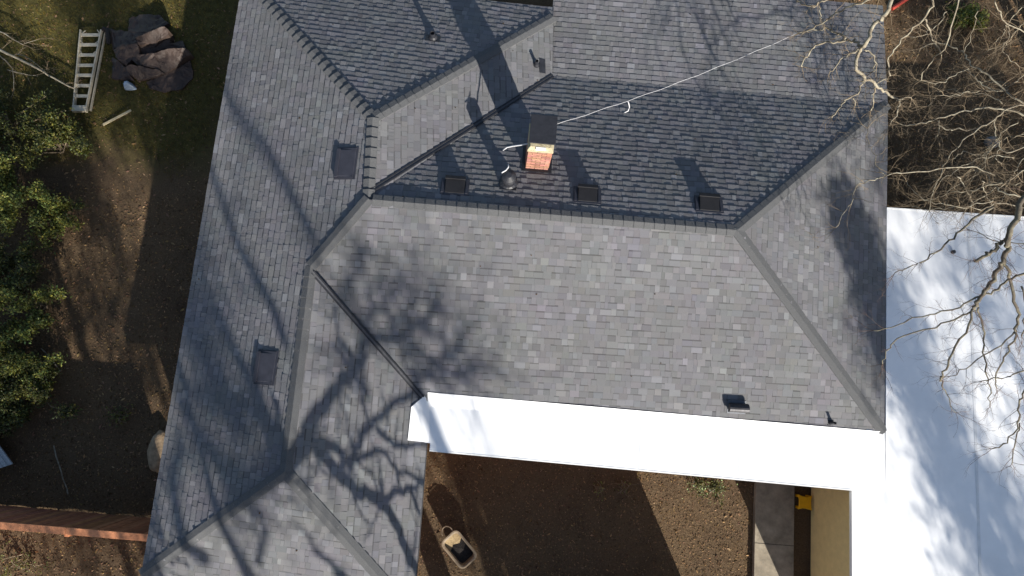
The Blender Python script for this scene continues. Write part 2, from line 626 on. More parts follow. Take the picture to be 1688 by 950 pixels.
caps(apexE, junc + Vector((0.1, 0, 0)), pl_s, pl_n, butt=0.012)
caps(apexE, SE, pl_s, pl_e)
caps(apexE, NE, pl_n, pl_e)
caps(apexN, wNW, pl_w, pl_nd, butt=0.034)
caps(apexN, wNE, pl_e1, pl_nd, butt=0.03)
caps(junc, apexN, pl_w, pl_e1, butt=0.03)
caps(junc, s1, pl_w, pl_s)
caps(s1, apexS, pl_w, pl_e2)
caps(apexS, SW, pl_w, pl_s2)
caps(apexS, SWE, pl_e2, pl_s2)


# ------------------------------------------------------------------ open valleys
def valley(a, b, pa, pb, w=0.032):
    mid = MB(); e1 = MB(); 
    a = Vector((a.x, a.y, max(pa.z(a.x, a.y), pb.z(a.x, a.y)) + 0.012)); b = Vector((b.x, b.y, max(pa.z(b.x, b.y), pb.z(b.x, b.y)) + 0.012))
    d = (b - a).normalized(); side = Vector((d.y, -d.x, 0)).normalized()
    mid.beam(a, b, w * 1.3, 0.03)
    o = mid.build("valley_flashing", M["valleym"], house)
    for sg in (-1, 1):
        e = MB(); e.beam(a + side * (w * 1.1 * sg) + Vector((0, 0, 0.006)), b + side * (w * 1.1 * sg) + Vector((0, 0, 0.006)), w * 0.95, 0.045)
        e.build("valley_edge", M["valley"], o)


valley(pl_n.hit(613, 316), pl_n.hit(911, 126), pl_n, pl_e1)
valley(pl_s.hit(517, 450), pl_s.hit(697, 656), pl_s, pl_e2)

# eave edge: thin dark drip edge below the first course
for a, b in ((west_at(wNW.y), west_at(SW.y)), (NE, SE), (SWE, valS), (pfL, pfR), (NE, pfR), (wNE, valN)):
    e = MB(); e.beam(Vector(a) - Vector((0, 0, 0.075)), Vector(b) - Vector((0, 0, 0.075)), 0.03, 0.13)
    e.build("fascia", M["deck"], house)

# walls under the roof
def wall_run(pts, h):
    w = MB()
    w.prism([Vector((p[0], p[1], h)) for p in ccw([(q[0], q[1]) for q in pts])], (0, 0, -h - 0.1))
    return w.build("wall", M["wallb"], house)


o_ = 0.45
wall_run([(west_at(0).x + o_, wNW.y - o_), (valN.x - 0.35, wNW.y - o_), (valN.x - 0.35, valN.y - o_), (NE.x - o_, NE.y - o_), (SE.x - o_, SE.y + o_),
          (valS.x - 0.4, SE.y + o_), (valS.x - 0.4, SW.y + o_), (west_at(0).x + o_, SW.y + o_)], E0 - 0.13)
for px_ in (valN.x + 0.5, 4.6, 8.6):
    post = MB(); post.box((px_, pfR.y - 0.35, 1.02), (0.12, 0.12, 2.12)); post.build("porch_post", M["whitew"], house)

# ------------------------------------------------------------------ chimney
CX0, CX1, CY0, CY1 = 0.365, 0.862, 4.955, 5.50
zb = pl_n.z(0.6, CY0) - 0.35
ZT = pl_n.z(0.6, CY0) + 1.02
ch = MB(); ch.box(((CX0 + CX1) / 2, (CY0 + CY1) / 2, (zb + ZT) / 2), (CX1 - CX0 - 0.02, CY1 - CY0 - 0.02, ZT - zb))
chim = ch.build("chimney", M["mortar"], house, origin=((CX0 + CX1) / 2, (CY0 + CY1) / 2, zb))
BR = random.Random(3)
nc = int((ZT - zb) / 0.075)


def brick_obj(c, size, rotz):
    mb = MB(); k = BR.uniform(0.75, 1.3)
    mb.box(c, size, None, (k * BR.uniform(0.95, 1.1), k * BR.uniform(0.85, 1.15), k * BR.uniform(0.85, 1.15)))
    mb.build("brick", M["brick"], chim, origin=c, bevel=0.004)


for r in range(nc):
    z = zb + 0.0375 + r * 0.075
    off = 0.0 if r % 2 else 0.1
    for (y, sgn) in ((CY0, -1), (CY1, 1)):
        if z < pl_n.z(0.6, y) - 0.05: continue
        x = CX0
        first = True
        while x < CX1 - 0.02:
            wd = 0.1 if (first and off) else 0.195
            wd = min(wd, CX1 - x)
            brick_obj((x + wd / 2, y + 0.012 * sgn * -1, z), (wd - 0.011, 0.05, 0.062), 0)
            x += wd; first = False
    for (x, sgn) in ((CX0, -1), (CX1, 1)):
        if z < pl_n.z(0.6, CY1) - 0.05: continue
        y = CY0 + 0.03
        first = True
        while y < CY1 - 0.05:
            wd = 0.195 if (first and off) else 0.1 if first else 0.195
            wd = min(wd, CY1 - 0.03 - y)
            if z > pl_n.z(0.6, y) - 0.06:
                brick_obj((x - 0.012 * sgn, y + wd / 2, z), (0.05, wd - 0.011, 0.062), 0)
            y += wd; first = False
cxm, cym = (CX0 + CX1) / 2, (CY0 + CY1) / 2
cr = MB(); cr.box((cxm, cym, ZT + 0.045), (CX1 - CX0 + 0.035, CY1 - CY0 + 0.035, 0.085)); cr.box((cxm, cym, ZT + 0.125), (CX1 - CX0 + 0.03, CY1 - CY0 + 0.03, 0.075), None, None, 0.82)
cr.build("mortar_crown", M["crown"], chim, bevel=0.008)
fl = MB(); fl.box((cxm, CY0 + 0.012, ZT + 0.143), (0.2, 0.05, 0.05)); fl.build("crown_glint", M["whitew"], chim)  # white bar standing in for the bright reflection on the crown
cp = MB(); cp.box((cxm + 0.012, cym + 0.08, ZT + 0.25), (0.42, 0.46, 0.2)); cp.build("cap_skirt", M["black"], chim)
cp = MB(); cp.box((cxm + 0.014, cym + 0.06, ZT + 0.362), (0.53, 0.60, 0.035)); lid = cp.build("cap_lid", M["black"], chim, bevel=0.006)
# step flashing at the chimney foot
f_ = MB(); f_.prism([pl_n.p(x, y, 0.024) for x, y in ((CX0 - 0.08, CY0 - 0.09), (CX1 + 0.08, CY0 - 0.09), (CX1 + 0.08, CY1 + 0.08), (CX0 - 0.08, CY1 + 0.08))], (0, 0, -0.012))
f_.build("flashing", M["valley"], chim)


# ------------------------------------------------------------------ roof vents
def frame(pl, c, rot=0.0):
    """Local axes on a slope: u along the courses, w up the slope, n out of it."""
    u = pl.con.copy(); w = pl.slope.copy(); nn = pl.n.copy()
    if rot:
        q = Matrix.Rotation(rot, 3, nn); u = q @ u; w = q @ w
    return lambda a, b, h: c + u * a + w * b + nn * h


def box_vent(pl, px, py, wide, deep, h, label):
    """Slant-back louvre: flat flange, hood rising to a low lip downhill."""
    c = pl.hit(px, py)
    P = frame(pl, c)
    fl = MB(); fl.prism([P(-wide / 2, -deep / 2, 0.026), P(wide / 2, -deep / 2, 0.026), P(wide / 2, deep / 2, 0.026), P(-wide / 2, deep / 2, 0.026)], pl.n * -0.012)
    v = fl.build("roof_vent", M["vent"], house, origin=c)
    v["label"] = label
    a = wide * (0.345 if h > 0.1 else 0.42); b0 = -deep * 0.42; b1 = deep * 0.40
    hd = MB()
    V = [P(-a, b0, 0.02), P(a, b0, 0.02), P(a, b1, 0.02), P(-a, b1, 0.02), P(-a * 0.98, b0 - 0.01, h), P(a * 0.98, b0 - 0.01, h), P(a * 0.97, b1, 0.035), P(-a * 0.97, b1, 0.035)]
    hd.add(V, [(3, 2, 1, 0), (4, 5, 6, 7), (0, 1, 5, 4), (1, 2, 6, 5), (2, 3, 7, 6), (3, 0, 4, 7)])
    hd.build("hood", M["ventd"] if h > 0.1 else M["vent"], v, bevel=0.012)
    lp = MB(); lp.prism([P(-a * 1.04, b0 - 0.025, h + 0.012), P(a * 1.04, b0 - 0.025, h + 0.012), P(a * 1.04, b0 + 0.05, h + 0.010), P(-a * 1.04, b0 + 0.05, h + 0.010)], pl.n * -0.03)
    lp.build("lip", M["ventd"] if h > 0.1 else M["vent"], v)
    for sg in (-1, 1):
        rb = MB(); rb.prism([P(sg * wide * 0.47, -deep * 0.46, 0.05), P(sg * wide * 0.385, -deep * 0.46, 0.05), P(sg * wide * 0.385, deep * 0.4, 0.04), P(sg * wide * 0.47, deep * 0.4, 0.04)], pl.n * -0.02)
        rb.build("side_rib", M["vent"], v)
    return v


box_vent(pl_w, 572, 270, 0.72, 0.50, 0.075, "slate grey roof vent beside the short upper ridge")
box_vent(pl_w, 440, 606, 0.72, 0.50, 0.075, "slate grey roof vent in the shaded lower wing")
box_vent(pl_n, 750, 309, 0.60, 0.42, 0.13, "dark roof vent left of the black flue")
box_vent(pl_n, 968, 323, 0.60, 0.42, 0.13, "dark roof vent right of the chimney")
box_vent(pl_n, 1168, 338, 0.62, 0.42, 0.13, "dark roof vent near the east end of the ridge")


def pipe_vent(pl, px, py, r, h, fw, fd, label, capr=None, off=(0, 0)):
    c = pl.hit(px, py)
    P = frame(pl, c)
    fl = MB(); fl.prism([P(off[0] - fw / 2, off[1] - fd / 2, 0.024), P(off[0] + fw / 2, off[1] - fd / 2, 0.024), P(off[0] + fw / 2, off[1] + fd / 2, 0.024), P(off[0] - fw / 2, off[1] + fd / 2, 0.024)], pl.n * -0.012)
    v = fl.build("vent_pipe", M["black"], house, origin=c); v["label"] = label
    pp = MB(); pp.lathe(c, [(r * 1.9, 0.0), (r * 1.7, 0.05), (r * 1.12, 0.1)], 14); pp.build("boot", M["black"], v, smooth=False)
    pp = MB(); pp.lathe(c, [(r, -0.02), (r, h), (r * 0.8, h), (r * 0.78, h - 0.08)], 14); pp.build("pipe", M["black"], v)
    if capr:
        dr = MB(); dr.lathe(c, [(capr * 0.9, h - 0.06), (capr, h - 0.05), (capr, h + 0.03), (capr * 1.06, h + 0.03), (capr * 1.06, h + 0.055), (capr, h + 0.06), (capr, h + 0.13), (capr * 1.05, h + 0.14), (capr * 0.4, h + 0.2)], 20)
        dr.build("rain_cap", M["black"], v)
    return v


pipe_vent(pl_nd, 714, 63, 0.06, 0.22, 0.34, 0.20, "short black vent pipe on the shaded north hip", off=(0, 0.03))
pipe_vent(pl_e1, 884, 108, 0.04, 0.22, 0.36, 0.15, "black vent pipe on the narrow sunlit slope", off=(0.0, -0.15))
pipe_vent(pl_n, 838, 303, 0.11, 0.36, 0.36, 0.36, "black round flue with a drum cap left of the chimney", capr=0.145)
pipe_vent(pl_s, 1369, 697, 0.03, 0.20, 0.12, 0.12, "thin vent pipe near the south east corner")

# dryer hood on the south slope: half round metal hood with a square neck
c = pl_s.hit(1214, 670)
P = frame(pl_s, c)
fl = MB(); fl.prism([P(-0.2, -0.16, 0.022), P(0.2, -0.16, 0.022), P(0.2, 0.14, 0.022), P(-0.2, 0.14, 0.022)], pl_s.n * -0.01)
dv = fl.build("dryer_hood", M["slate"], house, origin=c); dv["label"] = "half round metal dryer hood on the sunlit slope"
hb = MB(); V = []; F = []
K = 9
for sx in (-0.215, 0.215):
    for k in range(K):
        t = math.pi * k / (K - 1)
        V.append(P(sx, 0.10 * math.cos(t), 0.10 + 0.13 * math.sin(t)))
for k in range(K - 1): F.append((k, k + 1, K + k + 1, K + k))
F.append(tuple(range(K))); F.append(tuple(range(2 * K - 1, K - 1, -1)))
F.append((0, K, 2 * K - 1, K - 1))
hb.add(V, F); hb.build("hood", M["duct"], dv, smooth=False)
nk = MB(); nk.prism([P(-0.19, -0.07, 0.11), P(0.19, -0.07, 0.11), P(0.19, 0.07, 0.11), P(-0.19, 0.07, 0.11)], pl_s.n * -0.1); nk.build("neck", M["black"], dv)

# ------------------------------------------------------------------ white flat roofed carport and walkway cover
ZC = E0 + 0.025
cover = thing("carport", (9.5, -3, 0), "flat white membrane roofed carport and walkway cover with cream siding", "carport")
Pm = [at(705, 647, ZC), at(1457, 713, ZC) + Vector((0.02, 0, 0))]
rp_ = [at(1457, 713, ZC), at(1462, 343, ZC), at(1688, 358, ZC)]
east_x = 16.5
tl_ = rp_[1]; dirx = (rp_[2] - rp_[1]).normalized()
tr_ = tl_ + dirx * (east_x - tl_.x)
wl_ = at(708, 743, ZC); wr_ = at(1405, 808, ZC)
south_y = -5.75
strip = MB()
pb_ = at(709, 731, ZC)
strip.prism([Pm[0] + Vector((-0.02, 0.05, 0)), Pm[1] + Vector((0, 0.05, 0)), Vector((Pm[1].x, wr_.y, ZC)), wr_, wl_, Vector((wl_.x, pb_.y, ZC)), Vector((wl_.x - 0.16, pb_.y + 0.01, ZC)), Vector((wl_.x - 0.2, Pm[0].y - 0.05, ZC))], (0, 0, -0.1))
strip.build("roof_membrane", M["white"], cover)
slab = MB()
slab.prism([Vector((wr_.x - 0.01, south_y, ZC - 0.002)), Vector((east_x, south_y, ZC - 0.002)), tr_ + Vector((0, 0, -0.002)), tl_ + Vector((0.0, 0, -0.002)), Vector((Pm[1].x + 0.004, wr_.y + 0.0, ZC - 0.002)), wr_ + Vector((-0.01, 0, -0.002))], (0, 0, -0.1))
slab.build("roof_membrane", M["white"], cover)
# membrane patch lapped up the wing's east slope
pq = [(706, 647), (678, 671), (672, 726), (709, 730)]
pt = MB(); pt.prism([pl_e2.hit(x, y, 0.045) + Vector((0, 0, 0)) for x, y in pq][::-1], (0, 0, -0.03)); pt.build("membrane_patch", M["white"], cover)
lap = MB(); la, lb2 = pl_s.hit(705, 647, 0.03), pl_s.hit(1457, 712, 0.03)
lap.prism([la, lb2, pl_s.p(lb2.x, lb2.y - 0.28, 0.026), pl_s.p(la.x + 0.02, la.y - 0.28, 0.026)][::-1], (0, 0, -0.02)); lap.build("membrane_lap", M["white"], cover)
# welded seams of the membrane, thin raised laps
for x in (10.9, 12.9, 14.9):
    sm = MB(); sm.beam((x, south_y + 0.05, ZC + 0.001), (x, 5.0, ZC + 0.001), 0.06, 0.004); sm.build("membrane_seam", M["seam"], cover)
for x in (1.2, 3.4, 5.6):
    ya = Pm[0].y + (Pm[1].y - Pm[0].y) * (x - Pm[0].x) / (Pm[1].x - Pm[0].x); yb = wl_.y + (wr_.y - wl_.y) * (x - wl_.x) / (wr_.x - wl_.x)
    sm = MB(); sm.beam((x, ya - 0.03, ZC + 0.001), (x, yb + 0.03, ZC + 0.001), 0.06, 0.004); sm.build("membrane_seam", M["seam"], cover)
# metal edge
for a, b in ((wl_, wr_), (wr_, Vector((wr_.x, south_y, ZC))), (tl_, tr_)):
    e = MB(); a = Vector(a); b = Vector(b); e.beam(a + Vector((0, 0, -0.045)), b + Vector((0, 0, -0.045)), 0.03, 0.1); e.build("edge_trim", M["whitew"], cover)
fb = MB(); fb.beam(wl_ + Vector((0, 0.06, -0.19)), wr_ + Vector((0, 0.06, -0.19)), 0.04, 0.16); fb.build("fascia", M["whitew"], cover)
# cream siding wall of the storage room under the east part
WX = 8.40
corner_y = -5.45
core = MB(); core.box((WX + 2.03, (corner_y + (-0.6)) / 2, 1.2), (4.0, -0.6 - corner_y, 2.4)); core.build("wall", M["cream"], cover)
nb = 15
bh = 2.38 / nb
for i in range(nb):
    z = 0.02 + bh * i
    V = [(WX + 0.022, corner_y, z), (WX - 0.012, corner_y, z), (WX + 0.014, corner_y, z + bh + 0.004), (WX + 0.022, corner_y, z + bh + 0.004)]
    V2 = [(x, -0.6, zz) for x, y, zz in V]
    mb = MB(); mb.add(V + V2, [(0, 1, 2, 3), (7, 6, 5, 4), (0, 4, 5, 1), (1, 5, 6, 2), (2, 6, 7, 3), (3, 7, 4, 0)])
    mb.build("siding_board", M["cream"], cover)
ct = MB(); ct.box((WX - 0.006, corner_y + 0.03, 1.2), (0.02, 0.09, 2.36)); ct.build("corner_trim", M["cream"], cover)
for x, y in ((2.2, -0.95), (-0.7, -0.8), (5.6, -1.0), (12.2, 4.6), (15.9, 4.7), (15.9, -5.2), (12.6, -5.3)):
    ps = MB(); ps.box((x, y, 1.15), (0.1, 0.1, 2.36)); ps.build("post", M["whitew"], cover)
spk = MB(); spk.lathe(at(1570, 416, ZC), [(0.045, 0.0), (0.045, 0.06), (0.03, 0.07)], 12); spk.build("dark_speck", M["black"], cover)  # black knob standing in for a dark speck of debris
# ------------------------------------------------------------------ curve helpers
def rnd_dir(R_, up=0.0):
    while True:
        v = Vector((R_.uniform(-1, 1), R_.uniform(-1, 1), R_.uniform(-1, 1)))
        if 0.05 < v.length < 1: break
    v.normalize(); v.z += up
    return v.normalized()


def smooth_line(pts, rads, sub=3, R_=None, jit=0.0):
    P_ = []; Q_ = []
    n_ = len(pts)
    for i in range(n_ - 1):
        p0 = pts[max(0, i - 1)]; p1 = pts[i]; p2 = pts[i + 1]; p3 = pts[min(n_ - 1, i + 2)]
        for k in range(sub):
            t = k / sub
            v = 0.5 * ((2 * p1) + (p2 - p0) * t + (2 * p0 - 5 * p1 + 4 * p2 - p3) * t * t + (3 * p1 - p0 - 3 * p2 + p3) * t ** 3)
            if R_ and jit: v = v + rnd_dir(R_) * jit
            P_.append(v); Q_.append(rads[i] + (rads[i + 1] - rads[i]) * t)
    P_.append(pts[-1]); Q_.append(rads[-1])
    return P_, Q_


# ------------------------------------------------------------------ walkway in the courtyard
wk = MB()
wk.prism([(6.93, -1.0, 0.09), (6.93, -9.0, 0.09), (7.93, -9.0, 0.09), (7.93, -1.0, 0.09)], (0, 0, -0.2))
tag(wk.build("walkway", M["concrete"], bevel=0.012), kind="structure")
for y in (-3.1, -5.2):
    j = MB(); j.box((7.43, y, 0.0905), (0.99, 0.012, 0.004)); j.build("joint", M["soil"], bpy.data.objects["walkway"])

# ------------------------------------------------------------------ added shed, unseen south of the frame: its corner throws the courtyard shade
shed = thing("shade_shed", (4.2, -6.6, 0), "unseen shed added south of the courtyard to shade the bare soil", "shed")
b = MB(); b.box((4.25, -6.65, 1.45), (3.1, 2.6, 2.9)); b.build("wall", M["wallb"], shed)
b = MB()
b.add([(2.6, -8.05, 2.9), (5.9, -8.05, 2.9), (5.9, -5.25, 2.9), (2.6, -5.25, 2.9), (2.6, -6.65, 3.5), (5.9, -6.65, 3.5)],
      [(0, 1, 5, 4), (2, 3, 4, 5), (0, 4, 3), (1, 2, 5), (3, 2, 1, 0)])
b.build("roof", M["shedroof"], shed)

# ------------------------------------------------------------------ corner of a grey shingled outbuilding at the left edge
nbp = [at(-2, 733, 0.4), at(21, 765, 0.4), at(0, 772, 0.4)]
cn = nbp[1]
ob = thing("well_cover", (cn.x - 0.6, cn.y + 0.2, 0), "corner of a low pale grey shingled cover at the left edge", "cover")
d1 = (at(-2, 733, 0.4) - cn).normalized(); d2 = (at(-2, 773, 0.4) - cn).normalized()
q = [cn, cn + d1 * 1.3, cn + d1 * 1.3 + d2 * 1.3, cn + d2 * 1.3]
for i in range(12):
    a0 = i / 12; a1 = (i + 1) / 12 + 0.01
    mb = MB()
    A = q[0].lerp(q[3], a0); Bq = q[1].lerp(q[2], a0); Cq = q[1].lerp(q[2], a1); Dq = q[0].lerp(q[3], a1)
    up = Vector((0, 0, 0.02)); rz = Vector((0, 0, 0.1))
    mb.prism([A + rz * a0 + up, Bq + rz * a0 + up, Cq + rz * a1, Dq + rz * a1], (0, 0, -0.04))
    mb.build("roof_course", M["shedroof"], ob)
w_ = MB(); cc_ = (q[0] + q[2]) / 2
w_.prism([Vector((p.x + (cc_.x - p.x) * 0.45, p.y + (cc_.y - p.y) * 0.45, 0.38)) for p in q], (0, 0, -0.45)); w_.build("wall", M["wallb"], ob)

# ------------------------------------------------------------------ fence
f0 = at(-170, 852, 1.75); f1 = at(247, 887, 1.75)
f0.z = f1.z = 1.75
fence = thing("wooden_fence", ((f0.x + f1.x) / 2, (f0.y + f1.y) / 2, 0), "reddish cedar board fence with a flat top rail, meeting the house", "fence")
fd = (f1 - f0).normalized(); fs = Vector((-fd.y, fd.x, 0))
if fs.y < 0: fs = -fs
L = (f1 - f0).length
seg = 3
for k in range(seg):
    a = f0 + fd * (L * k / seg + 0.004); b = f0 + fd * (L * (k + 1) / seg - 0.004)
    r = MB(); r.beam(a + Vector((0, 0, 0.0)), b, 0.15, 0.04); r.build("top_rail", M["cedar"], fence, bevel=0.004)
for z in (0.4, 1.5):
    r = MB(); r.beam(f0 + Vector((0, 0, z - 1.75)) - fs * 0.05, f1 + Vector((0, 0, z - 1.75)) - fs * 0.05, 0.04, 0.09); r.build("back_rail", M["cedar"], fence)
nbd = int(L / 0.145)
FR = random.Random(8)
for i in range(nbd):
    c = f0 + fd * (0.145 * (i + 0.5)) + fs * (0.035 + FR.uniform(-0.004, 0.004))
    k = FR.uniform(0.7, 1.35)
    mb = MB(); mb.box((c.x, c.y, 0.86), (0.14, 0.018, 1.72), Matrix.Rotation(math.atan2(fd.y, fd.x), 3, 'Z'), (k, k * FR.uniform(0.9, 1.08), k * FR.uniform(0.85, 1.1)))
    mb.build("board", M["cedard"], fence, origin=(c.x, c.y, 0))
for k in range(seg + 1):
    c = f0 + fd * (L * k / seg) - fs * 0.09
    mb = MB(); mb.box((c.x, c.y, 0.85), (0.09, 0.09, 1.7)); mb.build("post", M["cedar"], fence)

# ------------------------------------------------------------------ stepladder lying in the grass
lad = thing("stepladder", at(146, 118, 0), "pale aluminium stepladder lying folded on the grass", "ladder")
zl = 0.16


def lp(px, py, z=zl): return at(px, py, z)


lt, lb_ = lp(133.5, 50), lp(121.5, 180)
rt, rb_ = lp(167.5, 50), lp(142.5, 180)
for a, b in ((lt, lb_), (rt, rb_)):
    mb = MB(); mb.beam(a, b, 0.03, 0.085); mb.build("front_rail", M["alu"], lad)
for a, b, s in ((lt, lb_, -1), (rt, rb_, 1)):
    mb = MB(); o = Vector((0.035 * s, 0, -0.1)) + (Vector((0.015, 0, 0)) if s > 0 else Vector((0, 0, 0)))
    mb.beam(a + o, b + o, 0.03, 0.06); mb.build("rear_rail", M["alu"], lad)
ys = [58, 74.5, 91.5, 108.6, 125, 142, 159]
for y in ys:
    t = (y - 50) / 130
    a = lt.lerp(lb_, t); b = rt.lerp(rb_, t)
    mb = MB(); mb.beam(a, b, 0.085, 0.022); mb.build("step", M["alu"], lad)
mb = MB(); mb.beam(lb_ + Vector((-0.02, 0, 0.01)), rb_ + Vector((0.03, 0, 0.01)), 0.17, 0.1); mb.build("top_cap", M["alu"], lad, bevel=0.01)
for y0, y1 in ((58, 50), (66, 74), (83, 91)):
    for a0, a1, s in ((lt, lb_, 1), (rt, rb_, -1)):
        p = a0.lerp(a1, (y0 - 50) / 130); q_ = a0.lerp(a1, (y1 - 50) / 130) + Vector((0.12 * s, 0, 0))
        mb = MB(); mb.beam(p, q_, 0.018, 0.018); mb.build("brace", M["alu"], lad)

# ------------------------------------------------------------------ crumpled tarp


def inside(p, poly):
    x, y = p; r = False
    for i in range(len(poly)):
        x0, y0 = poly[i]; x1, y1 = poly[(i + 1) % len(poly)]
        if (y0 > y) != (y1 > y) and x < (x1 - x0) * (y - y0) / (y1 - y0) + x0: r = not r
    return r


def dist_edge(p, poly):
    best = 9e9
    for i in range(len(poly)):
        a = Vector(poly[i]); b = Vector(poly[(i + 1) % len(poly)]); q_ = Vector(p)
        t = max(0, min(1, (q_ - a).dot(b - a) / max(1e-9, (b - a).length_squared)))
        best = min(best, (a + (b - a) * t - q_).length)
    return best


def ridged(x, y, s, seed):
    return 1 - abs(noise.noise(Vector((x * s, y * s, seed)))) * 3.0


def crumple(name, outline_px, h, seed, m, parent, res=46, folds=()):
    poly = [(p.x, p.y) for p in (at(x, y, 0.05) for x, y in outline_px)]
    cx_ = sum(p[0] for p in poly) / len(poly); cy_ = sum(p[1] for p in poly) / len(poly)
    # rings from the heap's middle out to its smoothed, slightly frayed outline
    C3 = [Vector((p[0], p[1], 0)) for p in poly]; C3 = C3 + [C3[0]]
    FRn = random.Random(int(seed * 10))
    lines = []
    for _k in range(16):
        i0, i1 = FRn.sample(range(len(poly)), 2); u0, u1 = FRn.uniform(0.2, 0.95), FRn.uniform(0.2, 0.95)
        A2 = Vector((cx_ + (poly[i0][0] - cx_) * u0, cy_ + (poly[i0][1] - cy_) * u0)); B2 = Vector((cx_ + (poly[i1][0] - cx_) * u1, cy_ + (poly[i1][1] - cy_) * u1))
        lines.append((A2, B2, FRn.uniform(0.35, 1.0) * FRn.choice((1, 1, 1, -0.6)), FRn.uniform(0.06, 0.2)))
    ring, _ = smooth_line(C3, [0] * len(C3), 7)
    ring = ring[:-1]; na = len(ring); nr_ = max(14, res // 2)
    V = []; F = []
    for j in range(nr_ + 1):
        for i in range(na):
            t_ = (j + 0.02) / nr_
            x = cx_ + (ring[i].x - cx_) * t_; y = cy_ + (ring[i].y - cy_) * t_
            wob = 0.05 * t_ * noise.noise(Vector((x * 3, y * 3, seed)))
            x += wob; y -= wob
            k = max(0.0, min(1.0, (1 - t_) * 1.9)) ** 0.8
            z = 0.02 + h * k * (0.42 + 0.25 * noise.noise(Vector((x * 1.6, y * 1.6, seed))) + 0.05 * ridged(x, y, 9.0, seed + 8))
            for (A2, B2, amp, wd) in lines:
                ab = B2 - A2; pa = Vector((x, y)) - A2
                t = max(0, min(1, pa.dot(ab) / max(1e-6, ab.length_squared))); dd = (pa - ab * t).length
                z += 0.42 * h * amp * min(1, k * 1.5) * max(0.0, 1 - dd / wd)
            for (ax, ay, bx, by, amp, wd) in folds:
                a = at(ax, ay, 0.1); b = at(bx, by, 0.1); pa = Vector((x - a.x, y - a.y)); ab = Vector((b.x - a.x, b.y - a.y))
                t = max(0, min(1, pa.dot(ab) / ab.length_squared)); dd = (pa - ab * t).length
                z += amp * k * math.exp(-(dd / wd) ** 2)
            V.append((x, y, max(0.02, z)))
    for j in range(nr_):
        for i in range(na):
            i2 = (i + 1) % na
            F.append((j * na + i, j * na + i2, (j + 1) * na + i2, (j + 1) * na + i))
    mb = MB(); mb.add(V, F)
    # skirt to the ground
    o = mb.build(name, m, parent, smooth=False)
    sl = o.modifiers.new("thick", 'SOLIDIFY'); sl.thickness = 0.012
    return o


tarp = thing("tarp", at(245, 100, 0), "heap of crumpled brown tarpaulin beside the stepladder", "tarp")


def drape(name, pts, seed, m, parent, rough=0.035):
    """One folded flap of the sheet: corners (zoomed survey x, y, height) joined by creased, sagging cloth down to the ground."""
    bm = bmesh.new()
    o_ = WL[parent]
    top = [bm.verts.new(at(160 + x / 6.333, 20 + y / 6.333, z) - o_) for x, y, z in pts]
    bm.faces.new(top)
    bmesh.ops.triangulate(bm, faces=bm.faces[:], quad_method='BEAUTY', ngon_method='BEAUTY')
    bmesh.ops.subdivide_edges(bm, edges=bm.edges[:], cuts=5, use_grid_fill=True)
    rim = [e for e in bm.edges if e.is_boundary]
    for v in bm.verts:
        w = v.co + o_
        f = ridged(w.x, w.y, 3.2, seed) * 0.6 + ridged(w.x + 0.7 * w.y, w.y - 0.4 * w.x, 7.0, seed + 3) * 0.4
        v.co.z += rough * 1.6 * (f - 0.4)
        v.co.x += 0.03 * noise.noise(w * 6 + Vector((seed, 0, 0))); v.co.y += 0.03 * noise.noise(w * 6 + Vector((0, seed, 0)))
    r = bmesh.ops.extrude_edge_only(bm, edges=rim)
    for v in [g_ for g_ in r["geom"] if isinstance(g_, bmesh.types.BMVert)]:
        v.co.z = max(0.0, v.co.z - 0.34) if v.co.z > 0.34 else 0.0
    bmesh.ops.recalc_face_normals(bm, faces=bm.faces[:])
    me = bpy.data.meshes.new(name); bm.to_mesh(me); bm.free(); me.materials.append(m)
    ob2 = bpy.data.objects.new(name, me); link(ob2, parent)
    return ob2


drape("fold", [(330, 60, 0.06), (420, 40, 0.1), (560, 20, 0.08), (650, 30, 0.06), (745, 120, 0.12), (560, 220, 0.28), (400, 270, 0.26), (330, 200, 0.12)], 2, M["tarp"], tarp)
drape("fold", [(100, 160, 0.03), (200, 190, 0.06), (330, 200, 0.1), (400, 270, 0.2), (420, 350, 0.24), (260, 350, 0.22), (160, 390, 0.1)], 4, M["tarp"], tarp)
drape("fold", [(400, 275, 0.36), (540, 205, 0.52), (700, 150, 0.5), (748, 190, 0.46), (745, 250, 0.36), (640, 300, 0.30), (600, 345, 0.22), (520, 330, 0.26), (440, 350, 0.3)], 6, M["tarp"], tarp)
drape("fold", [(440, 350, 0.22), (600, 330, 0.16), (750, 240, 0.26), (760, 330, 0.2), (900, 300, 0.05), (935, 390, 0.1), (640, 400, 0.14), (560, 450, 0.1), (450, 450, 0.12)], 8, M["tarp"], tarp)
drape("fold", [(165, 390, 0.2), (260, 345, 0.34), (415, 335, 0.36), (450, 440, 0.28), (445, 565, 0.2), (345, 490, 0.2), (300, 575, 0.14), (205, 480, 0.2)], 10, M["tarp"], tarp)
drape("fold", [(440, 450, 0.3), (600, 425, 0.42), (800, 375, 0.46), (935, 385, 0.36), (975, 430, 0.26), (900, 490, 0.24), (820, 585, 0.2), (700, 640, 0.17), (600, 580, 0.27), (450, 565, 0.26)], 12, M["tarp"], tarp)
drape("fold", [(300, 575, 0.26), (345, 555, 0.32), (450, 565, 0.32), (600, 590, 0.30), (705, 640, 0.2), (560, 695, 0.1), (420, 705, 0.1), (330, 645, 0.2)], 14, M["tarp"], tarp)
drape("fold", [(160, 480, 0.14), (210, 500, 0.22), (300, 580, 0.18), (335, 650, 0.2), (385, 712, 0.08), (235, 705, 0.06), (155, 695, 0.06)], 16, M["tarp"], tarp)
drape("fold", [(590, 690, 0.1), (830, 590, 0.14), (965, 500, 0.1), (990, 600, 0.1), (1000, 690, 0.03), (900, 800, 0.05), (700, 840, 0.03), (540, 795, 0.05), (515, 725, 0.08)], 18, M["tarp"], tarp)
